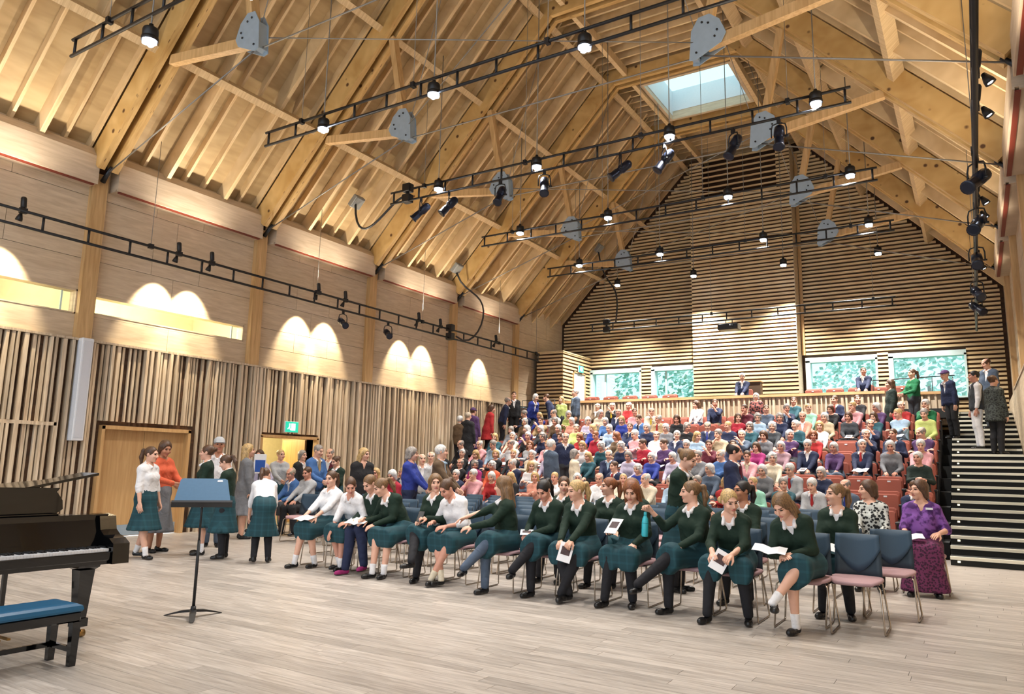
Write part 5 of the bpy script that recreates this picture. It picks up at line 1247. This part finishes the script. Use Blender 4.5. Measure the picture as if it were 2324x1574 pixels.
bo = empty('water_bottle', label='turquoise drinking bottle held out by a seated pupil', cat='bottle'); bo.matrix_basis = _b.matrix_basis @ Matrix.Translation((-.38, -.37, .735)) @ Matrix.Rotation(.06, 4, 'Y')
MB().lathe([(0, 0), (.034, 0), (.036, .01), (.036, .15), (.03, .19), (.018, .215), (.016, .22), (0, .22)], n=16).obj('flask', flat('turquoise_paint', (64, 190, 206), .35, 0, 0), bo); MB().lathe([(.0, .22), (.018, .22), (.018, .252), (.012, .262), (0, .262)], n=14).obj('lid', flat('turquoise_paint', (64, 190, 206), .35, 0, 0), bo); MB().lathe([(.0365, .142), (.037, .142), (.037, .147), (.0365, .147)], n=16).obj('band', flat('turquoise_dark', (30, 120, 140), .4), bo)
front(1672, 1255, 'fair pupil with hair bun leaning forward over a programme, green sweater', [('shut', (.0, -.585, .60), (1.1, .5, .2), 'programme held low by the pupil with the hair bun')], y=7.8, hair=('sidebun', 'y'), lean=.42, head=(.7, .15, 0), hands=[(-.09, -.52, .66), (.1, -.54, .66)], hmode=('grip', 'grip'), legs=L_apart(.15, .05), **TIGHT)
front(1826, 1262, 'pupil in green sweater with bare crossed legs bending over an open programme', [('open', (-.22, -.46, .72), (.2, .1, .1), 'open programme held by the pupil with bare crossed legs')], y=7.75, hair=('wave', 'l'), lean=.38, side=-.18, head=(-.35, .4, 0), hands=[(-.12, -.42, .68), (-.02, -.38, .70)], hmode=('flat', 'relax'), legs=L_cross(1, .02), socks='white')
# second row of pupils
for u, v, y, lab, pp in ((1278, 1215, 8.9, 'dark-haired pupil in green sweater behind the black ponytail', dict(hair=('bun', 'n'), head=(.5, .1, 0), **TIGHT)),
                         (1385, 1215, 8.9, 'pupil in green sweater with curly ponytail looking aside, second row', dict(hair=('pony', 'r'), head=(-.8, .05, 0), **TIGHT)),
                         (1440, 1205, 9.0, 'pupil in green sweater looking down behind the red-haired one', dict(hair=('wave', 'l'), head=(-.5, .3, 0), **TIGHT)),
                         (1690, 1225, 8.85, 'pupil with glasses in green sweater behind the hair bun', dict(hair=('pony', 'k'), head=(-.7, .0, 0), skin=2, **TIGHT)),
                         (1905, 1240, 8.75, 'pupil in green sweater with low ponytail beside the empty chairs', dict(hair=('pony', 'l'), head=(-.85, -.05, 0), lean=.05, **TIGHT))):
    _t, _J = front(u, v, lab, [('open', (.05, -.40, .68), (.25, 0, 0), 'white programme on the lap of the pupil beside the empty chairs')] if u == 1905 else None, y=y, legs=L_apart(.1), **pp)
    if u == 1690:
        gm = MB()
        for q in (-1, 1): gm.tube([(q*.031+.021*math.cos(a*PI/6), -.118, .006+.017*math.sin(a*PI/6)) for a in range(13)], .002, 5); gm.tube([(q*.052, -.117, .01), (q*.08, .0, .01)], .002, 5)
        gm.tube([(-.01, -.118, .01), (.01, -.118, .01)], .002, 5); g_ = gm.obj('glasses', DKSTEEL, _t, mat4=hairmat4(_J))
# adults on the flat floor near the stairs
PURP = patterned('purple_print', (70, 28, 96), (128, 78, 160), 14, 'noise'); PURD = patterned('plum_lace', (58, 20, 52), (112, 46, 88), 40)
x_ = on_y(2095, 1200, 10.9)[0]
_t, _J = person(dict(S=1.0, top=('plain', 'purple'), topmat=PURP, sleeve=.1, vd=.16, hair=('bob', 'n'), lean=.06, head=(-.75, .0, 0), hands=[(-.16, -.36, .66), (.18, -.30, .74)], bottom=('skirt', 'purple'), botmat=PURD, slen=1.05, maxi=1, legs=L_apart(.1), shoe='court', drape=.6, belly=1.05), (x_, 10.9, 0), 0., 'person in purple dress with name badge on a chair by the stairs')
held(_t, 'open', (-.12, -.42, .69), (.2, 0, .2), 'open white programme on the purple dress')
boxo('name_badge', (.05, -.135, 1.02), (.13, -.125, 1.045), WHITEP, _t)
x2 = on_y(1978, 1200, 10.9)[0]
person(dict(S=.98, top=('plain', 'black'), topmat=patterned('floral_black', (24, 26, 28), (206, 210, 206), 26), hair=('bob', 'n'), head=(-.9, .05, 0), twist=-.2, lean=.0, bottom=('trousers', 'black'), vd=.1), (x2, 10.9, 0), 0., 'person in black and white patterned top on a chair beside the purple dress')
NFRONT += [(x_, 10.9, 0), (x2, 10.9, 0)]
# standing pupils and adults
def stand(u, v, y, lab, zf=0., rz=0., h=.013, by='y', **p):
    x = on_y(u, v, y)[0]; p['sit'] = False; p.setdefault('bottom', ('trousers', 'charcoal'))
    return person(p, (x, y, zf), rz, lab, h, 'people standing in the hall')
def stand_at(u, v, lab, **k):          # by the feet
    q = on_z(u, v, 0); p = dict(k); rz = p.pop('rz', 0.); p['sit'] = False; p.setdefault('bottom', ('trousers', 'charcoal')); return person(p, (q[0], q[1], 0), rz, lab, .013, 'people standing in the hall')
LEGW = lambda d=.12: [((-.09, -.03-d*.3, .47), (-.10, -d, .09)), ((.09, -.0, .47), (.10, d, .10))]
stand_at(318, 1266, 'standing pupil in white blouse and teal skirt by the oak doors', rz=1.9, S=.95, wide=.92, top=('blouse', 'white'), sleeve=.25, bottom=('skirt', 'tartan'), slen=1.0, hair=('pony', 'n'), head=(.1, .1, 0), legs=LEGW(.16), socks='white', shoe='court')
stand_at(350, 1252, 'standing person in orange-red cardigan and grey skirt', rz=1.8, S=1.02, top=('plain', 'orange'), bottom=('skirt', 'grey'), slen=1.25, hair=('bob', 'n'), head=(-.3, .3, 0), hands=[(-.1, -.34, 1.08), (.12, -.36, 1.06)], shoe='court', skin=2)
stand_at(452, 1258, 'standing pupil in green sweater and teal skirt talking', rz=-.6, S=.98, wide=.92, hair=('bun', 'n'), bottom=('skirt', 'tartan'), hands=[(-.12, -.26, .95), (.12, -.26, .95)], head=(-.3, 0, 0), socks='white', shoe='court')
stand_at(502, 1268, 'standing pupil in green sweater and black tights looking down', rz=-.9, S=.90, wide=.92, hair=('pony', 'n'), bottom=('skirt', 'tartan'), hands=[(-.1, -.28, .86), (.12, -.26, .86)], head=(-.2, .4, 0), shoe='oxford', **TIGHT)
stand_at(478, 1240, 'standing person in white shirt and grey flat cap behind the pupils', rz=.8, S=1.07, male=1, top=('blouse', 'white'), sleeve=.9, bottom=('trousers', 'slate'), hair=('cap', 'g'), cap='ltgrey', skin=2, head=(.2, 0, 0))
stand_at(590, 1276, 'pupil in white blouse bending sideways, long brown ponytail', rz=-2.2, S=.88, wide=.9, top=('blouse', 'white'), sleeve=.3, bottom=('skirt', 'tartan'), hair=('pony', 'n'), lean=.72, head=(-.5, .1, 0), hands=[(-.2, -.35, .52), (.2, -.38, .50)], legs=[((-.08, -.02, .47), (-.1, .06, .09)), ((.08, -.04, .47), (.1, .1, .1))], shift=(0, .08, 0), **TIGHT)
stand_at(548, 1222, 'standing person in long grey coat with fair hair, back turned', rz=2.6, S=1.03, top=('coat', 'grey'), zlo=.5, bottom=('skirt', 'grey'), hair=('long', 'y'), shoe='court')
stand(588, 1046, 10.6, 'standing person in lavender top carrying a crimson bag', rz=.6, S=.98, top=('plain', 'lavender'), hair=('wave', 'n'), hands=[(-.1, -.3, 1.0), (.2, -.15, .95)])
stand(636, 1040, 11.6, 'standing person in pale grey top and teal trousers by the doorway', rz=1.1, S=1.0, top=('plain', 'ltgrey'), bottom=('trousers', 'teal'), hair=('bun', 'y'), head=(.3, 0, 0), hands=[(-.05, -.38, 1.05), (.1, -.4, 1.1)])
stand(685, 1046, 12.2, 'standing person in black jacket with grey hair before the doorway', rz=1.6, S=1.0, top=('jacket', 'black'), hair=('bob', 'g'))
stand(718, 1040, 11.2, 'standing person in light blue blazer and tan tie with papers', rz=1.5, S=1.06, male=1, top=('jacket', 'midblue'), tie='tan', bottom=('trousers', 'slate'), hair=('short', 'g'), head=(.2, .25, 0), hands=[(-.08, -.32, 1.08), (.12, -.3, 1.05)])
stand(748, 1044, 12.9, 'standing person in plum jacket behind the blue blazer', rz=.4, S=1.04, male=1, top=('jacket', 'maroon'), hair=('bald', 'g'))
stand(764, 1064, 11.6, 'standing pupil in green sweater reading beside the blue blazer', rz=.2, S=.93, wide=.92, hair=('bun', 'n'), bottom=('skirt', 'tartan'), hands=[(-.08, -.28, .92), (.08, -.28, .92)], head=(-.2, .3, 0), **TIGHT)
stand(823, 1050, 11.2, 'standing fair person in loose black dress by the slatted wall', rz=1.2, S=1.02, top=('coat', 'black'), zlo=.55, vd=.2, bottom=('skirt', 'black'), hair=('wave', 'y'), head=(.5, .1, 0), wide=1.1)
stand(932, 1050, 11.0, 'standing person in royal blue cardigan holding papers', rz=1.9, S=1.03, top=('plain', 'blue'), bottom=('trousers', 'navy'), hair=('bob', 'g'), head=(.3, .1, 0), hands=[(-.05, -.36, 1.0), (.12, -.34, 1.0)], wide=1.12, belly=1.1)
stand(1000, 1043, 11.4, 'standing person in olive brown jacket facing the seats', rz=1.9, S=1.06, male=1, top=('jacket', 'brown'), shirt='ltblue', hair=('grey', 'w'), head=(.3, 0, 0), hands=[(-.1, -.36, 1.02), (.16, -.34, 1.0)], wide=1.08)
stand(978, 1041, 14.0, 'standing bald person in white shirt by the slatted wall', rz=.6, S=1.02, male=1, top=('blouse', 'white'), sleeve=.9, hair=('bald', 'w'))
stand(957, 1062, 13.2, 'person in grey jacket beside the white shirt at the slatted wall', rz=.9, S=.98, male=1, top=('jacket', 'ltgrey'), hair=('bald', 'b'))
stand(1251, 1015, 15.6, 'standing person in dark grey suit, back turned, among the red seats', zf=.276, rz=2.7, S=1.06, male=1, top=('jacket', 'slate'), bottom=('trousers', 'slate'), hair=('grey', 'w'), wide=1.08)
stand(1283, 1008, 16.45, 'standing bald person in navy sweater beside the grey suit', zf=.552, rz=.6, S=1.02, male=1, top=('sweater', 'navy'), hair=('bald', 'w'), wide=1.05)
stand(1304, 1043, 15.6, 'standing person in cream jacket with grey hair beside the grey suit', zf=.276, rz=2.2, S=.93, top=('jacket', 'cream'), hair=('bob', 'g'))
stand(1664, 1035, 12.3, 'standing person in navy suit and tie in front of the red seats', zf=0., rz=1.5, S=1.1, male=1, top=('jacket', 'navy'), tie='maroon', bottom=('trousers', 'navy'), hair=('bald', 'k'), head=(.35, .1, 0), skin=1, hands=[(-.12, -.25, .98), (.15, -.2, .95)])
stand(1537, 1046, 8.95, 'standing pupil in green sweater with fair bun behind the front row', rz=1.5, S=1.0, wide=.95, hair=('bun', 'l'), bottom=('skirt', 'tartan'), lean=.12, head=(.1, .35, 0), hands=[(.0, -.36, .95), (.18, -.34, .95)], **TIGHT)
# left aisle and top of the rake
def aisle(u, v, lab, x=-13.05, rz=PI, **p):
    q = on_x(u, v, x); k = int((q[1]-YS)/GO); z = RI*(k+1); p['sit'] = False; p.setdefault('bottom', ('trousers', 'black'))
    return person(p, (x, q[1], z), rz, lab, .017, 'people standing in the hall')
aisle(1044, 950, 'standing white-haired person in brown coat on the left aisle steps', x=-13.2, S=.98, top=('jacket', 'brown'), hair=('grey', 'w'))
aisle(1062, 948, 'standing bald person in long black coat on the left aisle steps', x=-12.95, S=1.05, male=1, top=('coat', 'black'), zlo=.5, hair=('bald', 'b'))
aisle(1074, 928, 'standing person in plum coat and purple hat on the left aisle', x=-13.3, S=1.0, top=('coat', 'purple'), hair=('cap', 'n'), cap='purple')
aisle(1108, 943, 'standing person in red coat with dark hair on the left aisle', x=-13.0, S=1.0, top=('coat', 'red'), zlo=.6, hair=('bob', 'n'), rz=2.5, lean=.15)
aisle(1140, 922, 'stooping person in navy suit on the left aisle steps', x=-13.05, S=1.03, male=1, top=('jacket', 'navy'), hair=('bald', 'g'), lean=.25, rz=2.2)
aisle(1166, 913, 'standing person in black jacket and white shirt near the left rail', x=-13.2, S=1.02, male=1, top=('jacket', 'black'), hair=('short', 'n'), rz=.7)
for u, v, y, zf, lab, k in ((1204, 918, 21.6, 2.208, 'stooping person in bright royal blue jacket at the top rows', dict(top=('jacket', 'blue'), hair=('bob', 'w'), lean=.35, rz=1.3)),
                            (1256, 920, 21.7, 2.208, 'stooping person in navy jacket greeting the royal blue jacket', dict(male=1, top=('jacket', 'navy'), hair=('short', 'n'), lean=.35, rz=-1.3)),
                            (1274, 926, 21.9, 2.208, 'standing person in lime green top at the top rows', dict(top=('plain', 'lime'), hair=('wave', 'y'), S=.93)),
                            (1306, 897, 21.75, 2.208, 'tall standing person in blue-grey jacket before the gallery front', dict(male=1, top=('jacket', 'slate'), shirt='ltblue', hair=('grey', 'w'), S=1.06, rz=-.7)),
                            (1716, 905, 21.8, 2.208, 'standing person in dark patterned dress before the gallery front', dict(top=('plain', 'maroon'), topmat=patterned('maroon_print', (34, 20, 26), (150, 90, 84), 16), hair=('bob', 'w'), S=.86)),
                            (2022, 893, 21.7, 2.208, 'standing person in black hooded coat near the aisle top', dict(top=('coat', 'dgreen'), hair=('wave', 'n'), S=.99, rz=-1.2, bottom=('trousers', 'black'))),
                            (2072, 866, 22.1, 2.49, 'standing person in bottle green jacket and long ponytail near the aisle top', dict(top=('plain', 'green'), hair=('pony', 'n'), S=1.0, rz=-.9, hands=[(-.1, -.34, 1.05), (.1, -.34, 1.05)]))):
    rz = k.pop('rz', 0.); k.setdefault('S', 1.0); stand(u, v, y, lab, zf, rz, .017, **k)
def onstep(u, v, kstep, lab, **p):
    y = YS+GO*kstep+.2; return stand(u, v, y, lab, RI*(kstep+1), p.pop('rz', 0.), .015, **p)
onstep(2157, 872, 16, 'person in navy jacket and cap leaning down on the aisle steps', male=1, S=1.0, top=('jacket', 'navy'), hair=('cap', 'g'), cap='purple', lean=.18, rz=-.9, bottom=('trousers', 'black'))
onstep(2212, 866, 14, 'person in dark vest, white sleeves and white trousers on the aisle steps', male=1, S=1.07, top=('blouse', 'white'), sleeve=.9, vest='charcoal', bottom=('trousers', 'white'), hair=('short', 'k'), rz=-1.3, skin=1)
onstep(2243, 842, 18, 'tall bald person in grey suit on the upper aisle steps', male=1, S=1.05, top=('jacket', 'slate'), hair=('bald', 'n'), rz=-.6, head=(-.3, .3, 0), bottom=('trousers', 'charcoal'))
onstep(2254, 872, 13, 'person in dark patterned coat, back turned, on the aisle steps', S=1.05, top=('coat', 'dgreen'), topmat=patterned('bark_coat', (24, 26, 26), (70, 76, 72), 30, 'noise'), zlo=.75, hair=('bun', 'n'), rz=2.4, bottom=('trousers', 'black'))
# ---------------------------------------------------------------- the seated audience: a dozen poses, each copied with its own clothes
PROTO = []
_pr = random.Random(11)
for i in range(14):
    male = i % 2 == 0
    p = dict(sit=True, male=male, S=_pr.uniform(.97, 1.02) if male else _pr.uniform(.92, .97), wide=1.03 if male else .96, seat=.46, lean=_pr.choice((-.06, 0, .05, .12)), head=(_pr.uniform(-.75, .75), _pr.uniform(-.05, .3), 0), twist=_pr.uniform(-.2, .2), shift=(0, .04, 0), legs=L_apart(.12), belly=1.0 if male and i % 4 == 0 else 0.)
    if i in (3, 8): p['hands'] = [(-.06, -.32, .82), (.1, -.3, .80)]
    if i in (5, 10): p['hands'] = [(.12, -.22, .86), (-.12, -.24, .82)]
    if i == 6: p['hands'] = [(-.1, -.34, .66), (.02, -.2, 1.08)]
    if i == 12: p['hands'] = [(-.06, -.18, 1.08), (.1, -.34, .66)]
    J = skeleton(p); hh = .021
    PROTO.append(dict(p=p, J=J, male=male, body=body_mesh('body', p, J, .024), jacket=top_mesh('jacket', p, J, hh, .018, .95, .16, .30, .07), plain=top_mesh('top', p, J, hh, .014, 1., .1, .08, .05, not male), shirt=shirt_mesh('shirt', p, J, .016, .006), tie=tie_mesh(J), trousers=trouser_mesh('trousers', p, J, hh), skirt=skirt_mesh('skirt', p, J, hh)))
NAMEC = {'ltgrey': 'pale grey', 'ltblue': 'light blue', 'midblue': 'mid blue', 'dgreen': 'black-green'}
occ = {}
def seated_copy(pr, loc, hs, hc, kind, col, label, rz=0., tie=None, skin=None, group='seated audience', bottom=None, shirt='white'):
    J = pr['J']; t = empty('person', loc, rz, label=label, cat='person', group=group)
    sk = rnd.choice((0, 0, 0, 1, 1)) if skin is None else skin
    meshobj('body', pr['body'], bodymats(sk), t)
    if hs: meshobj('hair', HAIR[hs], hairmat(hc), t, mat4=hairmat4(J))
    if kind == 'jacket':
        meshobj('jacket', pr['jacket'], cloth(col), t); meshobj('shirt', pr['shirt'], cloth(shirt), t)
        if tie: meshobj('tie', pr['tie'], cloth(tie), t)
    else: meshobj('top', pr['plain'], cloth(col), t)
    b_ = bottom or rnd.choice(('charcoal', 'navy', 'black', 'slate', 'brown'))
    if not pr['male'] and rnd.random() < .4: meshobj('skirt', pr['skirt'], cloth(b_), t)
    else: meshobj('trousers', pr['trousers'], cloth(b_), t)
    add_feet(t, J, 'oxford'); return t
# heads read off the photograph: u v hair top ; hair b = bald fringe ; + = jacket with shirt
CROWD = """1024 1023 n black;1069 1005 b pink;1055 1018 b black+;1074 1023 y navy;1094 1005 g ltblue;1125 972 g grey;1139 982 y teal;1162 962 w brown;1168 952 g navy+;1198 949 y blue;1242 954 n tan;1175 982 w purple;1205 985 w black+;1207 967 w charcoal;1213 999 g navy;1180 1005 r ltgrey;1166 1018 b white;1138 1028 y black;1053 1047 b black+;1082 1046 g magenta;1047 1061 b grey+;1125 1056 w orange;1160 1048 b navy+;1190 1041 w cream;1224 1025 w lavender;1172 1066 y white;1199 1066 y black;1064 1081 w pink;1077 1092 w red;1151 1097 y salmon;1202 1099 y white;1278 954 g brown;1307 944 w lime;1337 949 w lavender;1276 975 w navy;1257 972 w salmon;1296 985 r red;1329 985 r crimson;1316 967 b lime;1357 967 y blue;1362 924 b brown+;1401 921 b black+;1415 931 b navy+;1433 919 b red;1387 947 w midblue;1398 954 y blue;1369 982 r brown;1407 982 w pink;1343 1023 y teal;1374 1003 w teal;1379 1018 w navy;1417 1005 n crimson;1440 1020 g lavender;1438 1038 w blue;1357 1046 b navy+;1390 1051 n navy+;1313 1099 w cream;1344 1099 b white;1446 962 n navy+;1450 929 n pink;1462 939 b cream+;1512 944 b tan+;1549 949 n black;1596 917 n white;1631 914 n navy;1673 937 n maroon;1659 952 n crimson;1685 970 g teal;1707 957 g ltblue;1728 957 g navy;1743 972 w charcoal;1754 931 n slate;1772 929 g navy+;1784 919 n teal;1812 931 y mint;1841 919 n black;1865 929 w beige;1882 916 n navy+;1853 947 b salmon+;1809 954 w teal;1829 972 y white;1786 972 w purple;1834 992 r red;1804 1010 w navy+;1749 1020 w mauve;1756 997 n grey;1718 1000 n magenta;1695 1015 n navy+;1671 995 b slate+;1641 975 y navy;1589 972 b navy+;1545 975 g black;1552 995 w navy+;1406 990 w navy;1442 977 n midblue+;1488 982 b white;1415 1005 n purple;1472 1000 w grey;1518 1000 y ltblue;1489 1018 w grey+;1527 1018 w lavender;1440 1033 w blue;1589 1028 g grey;1616 1041 b midblue;1634 1023 n maroon;1580 1076 w cream;1467 1094 b cream;1433 1089 y cream;1707 1076 w grey;1700 1097 y mint;1738 1114 g teal;1776 1074 w ltgrey+;1811 1099 w ltgrey+;1838 1079 w navy;1883 1104 b slate+;1784 1113 y red;1922 927 y pink;1924 920 n charcoal;1956 937 n teal;1965 930 w purple;1969 914 n black;2003 942 y ltblue;2023 932 b red;2065 932 g lime;2125 922 w green;2129 897 w navy;2091 899 n pink;1955 970 b navy+;1941 998 b navy;1983 988 n navy+;1974 1016 w navy+;1922 1016 w purple;2055 1019 w pink;2062 988 b purple;2025 991 w grey;2120 1006 w dgreen;2144 1001 w red;2038 1103 n navy+"""
HST = {'b': ('bald', 'b'), 'w': None, 'g': None, 'y': None, 'n': None, 'r': None}
import itertools
STOOD = [tuple(o.location) for o in bpy.data.objects if o.name.startswith('person') and o.parent is None and o.get('group') == 'people standing in the hall']
BLK = {(r, i) for r in range(NROW) for i in range(NSEAT) if any((seatx(i)-a)**2+(ROWY[r]-b_)**2 < .5**2 and c_ > .1 for a, b_, c_ in STOOD)}
for e in CROWD.split(';'):
    u, v, hc, col = e.split(); u, v = float(u), float(v); jk = col.endswith('+'); col = col.rstrip('+')
    best = None
    for r in range(NROW):
        vp = pix((on_y(u, v, ROWY[r])[0], ROWY[r], ROWZ[r]+1.2))[1]; x = on_y(u, v, ROWY[r])[0]
        if best is None or abs(vp-v) < best[0]: best = (abs(vp-v), r, x)
    _, r, x = best; i0 = (x-SX0)/SPX; cand = sorted(((abs(i-i0)+.9*abs(rr-r), rr, i) for i in range(NSEAT) for rr in range(max(0, r-1), min(NROW, r+2)) if (rr, i) not in occ and (rr, i) not in BLK))
    if not cand or cand[0][0] > 2.4: continue
    _, r, i = cand[0]; occ[(r, i)] = (hc, col, jk)
fr_ = random.Random(21)
for r in range(8):                     # the close-packed block left of the gaps
    for i in range(NSEAT):
        u = pix((seatx(i), ROWY[r], ROWZ[r]+1.2))[0]
        if (r, i) in occ or (r, i) in BLK or u > 1800 or (r > 5 and u > 1440): continue
        if fr_.random() < .88: occ[(r, i)] = (fr_.choice('wwwggbyn'), fr_.choice(('navy', 'cream', 'ltblue', 'pink', 'grey', 'white', 'lavender', 'black', 'crimson', 'beige', 'slate', 'teal')), fr_.random() < .4)
for (r, i), (hc, col, jk) in occ.items():
    male = jk or hc == 'b' or rnd.random() < .25
    pr = rnd.choice([q for q in PROTO if q['male'] == male])
    if hc == 'b': hs, c = 'bald', rnd.choice('wwgb')
    elif male: hs, c = ('grey', hc) if hc in 'wg' else ('short', hc)
    else: hs, c = rnd.choice({'w': ('bob', 'curly', 'bob'), 'g': ('bob', 'curly'), 'y': ('bob', 'wave', 'long'), 'n': ('bob', 'long', 'wave'), 'r': ('bob', 'wave')}[hc]), hc
    cn = NAMEC.get(col, col); lab = 'person in %s %s seated in %s raked row, %s seat from the right stairs' % (cn, 'jacket' if jk else 'top', ORD[r], ORD[NSEAT-1-i])
    sc = rnd.uniform(.96, 1.03)
    t = seated_copy(pr, (seatx(i), ROWY[r], ROWZ[r]), hs, c, 'jacket' if jk else 'plain', col, lab, rnd.uniform(-.15, .15), rnd.choice(('red', 'navy', 'yellow', 'blue', None)) if jk and male else None, shirt=rnd.choice(('white', 'white', 'ltblue', 'cream')))
    if (r*7+i*3) % 6 == 0: held(t, rnd.choice(('open', 'shut')), (0, -.38, .68), (.35, 0, rnd.uniform(-.3, .3)), 'white programme on lap, %s raked row, %s seat from the right stairs' % (ORD[r], ORD[NSEAT-1-i]))
for r in range(NROW):
    for i in range(NSEAT):
        o_ = (r, i) in occ
        if r < 0: continue
        red_seat(seatx(i), ROWY[r], ROWZ[r], o_, ('occupied' if o_ else 'empty')+' red tip-up seat, '+'%s raked row, %s from the right stairs' % (ORD[r], ORD[NSEAT-1-i]))
# gallery seats and the two people there
for i, x_ in enumerate([-11.9+.75*k for k in range(5)]+[-4.2+.62*k for k in range(5)]):
    red_seat(x_, 24.35, 3.2, False, 'empty red gallery seat under the rear windows, %s from the closet' % ORD[i], 'gallery seats')
seated_copy(PROTO[2], (on_y(1684, 876, 23.7)[0], 23.7, 3.2), 'grey', 'w', 'jacket', 'navy', 'person in navy jacket seated on the gallery before the slatted breast')
seated_copy(PROTO[4], (on_y(1960, 872, 23.7)[0], 23.7, 3.2), 'short', 'n', 'jacket', 'navy', 'person in navy jacket seated on the gallery under the right windows')
for u in (1684, 1960):
    red_seat(on_y(u, 872, 23.7)[0], 23.7, 3.2, True, 'occupied red gallery seat %s' % ('before the slatted breast' if u == 1684 else 'under the right windows'), 'gallery seats')
# ---- loose chairs
placed = []
def far(x, y, d=.5): return all((x-a)**2+(y-b_)**2 > d*d for a, b_ in placed)
for (x, y, a) in NFRONT:
    placed.append((x, y))
placed2 = sorted(placed, key=lambda q: (round(q[1]), -q[0]))
people_xy = [(o.location.x, o.location.y) for o in bpy.data.objects if o.name.startswith('person') and o.parent is None and o.location.z < .1]
for n, (x, y) in enumerate(placed2):
    loose_chair(x, y, 0, 'grey-blue stacking chair under the %s seated figure from the stairs, %s' % (ORD[n], 'front chairs' if y < 8.4 else 'rear chairs'))
xa, ya = on_z(1950, 1425)[:2]
for (x, y, lab) in ((xa, 7.95, 'empty grey-blue stacking chair at the stair end of the front row'), (on_z(2035, 1385)[0], 8.85, 'empty grey-blue stacking chair behind the front end chair')): loose_chair(x, y, 0, lab); placed.append((x, y))
cn = 0
for ri, y in enumerate((8.9, 9.85, 10.8, 11.75, 12.7)):
    x = -1.75
    k = 0
    while x > -11.2:
        ok = far(x, y, .56) and all((x-a)**2+(y-b_)**2 > .42**2 for a, b_ in people_xy) and not (x < -9.3 and y < 9.3)
        if ok:
            loose_chair(x, y, rnd.uniform(-.06, .06), 'empty grey-blue stacking chair, row %s behind the pupils, %s from the stairs' % (ORD[ri], ORD[k])); placed.append((x, y))
        x -= .6; k += 1
# a few people on loose chairs at the left and in the rear loose rows
EX = [(393, 1078, 9.9, 'bald', 'y', 'plain', 'black', 'person in black on a chair beside the oak doors'), (665, 1092, 10.8, 'bald', 'b', 'jacket', 'midblue', 'bald person in blue jacket on a loose chair'), (692, 1094, 10.8, 'short', 'n', 'plain', 'ltgrey', 'child in pale grey on a loose chair beside the blue jacket'), (866, 1092, 11.75, 'wave', 'y', 'plain', 'white', 'person in white top on a loose chair holding up paper'), (896, 1092, 11.75, 'bob', 'w', 'plain', 'crimson', 'person in red scarf and top on a loose chair')]
used_ch = set()
for u, v, y, hs, hc, kind, col, lab in EX:
    x = on_y(u, v, y)[0]
    c = min((o for o in bpy.data.objects if o.name.startswith('stacking_chair') and o.name not in used_ch and str(o['label']).startswith('empty')), key=lambda o: (o.location.x-x)**2+(o.location.y-y)**2)
    if (c.location.x-x)**2+(c.location.y-y)**2 > .45**2: loose_chair(x, y, 0, 'grey-blue stacking chair under the '+lab.split(' on ')[0]); px, py = x, y
    else: px, py = c.location.x, c.location.y; used_ch.add(c.name); c['label'] = 'grey-blue stacking chair under the '+lab.split(' on ')[0]
    t = seated_copy(rnd.choice(PROTO[:6]), (px, py, .015), hs, hc, kind, col, lab)
    if col == 'white': held(t, 'shut', (0, -.36, .95), (1.2, 0, 0), 'white paper held up by the person in white top')
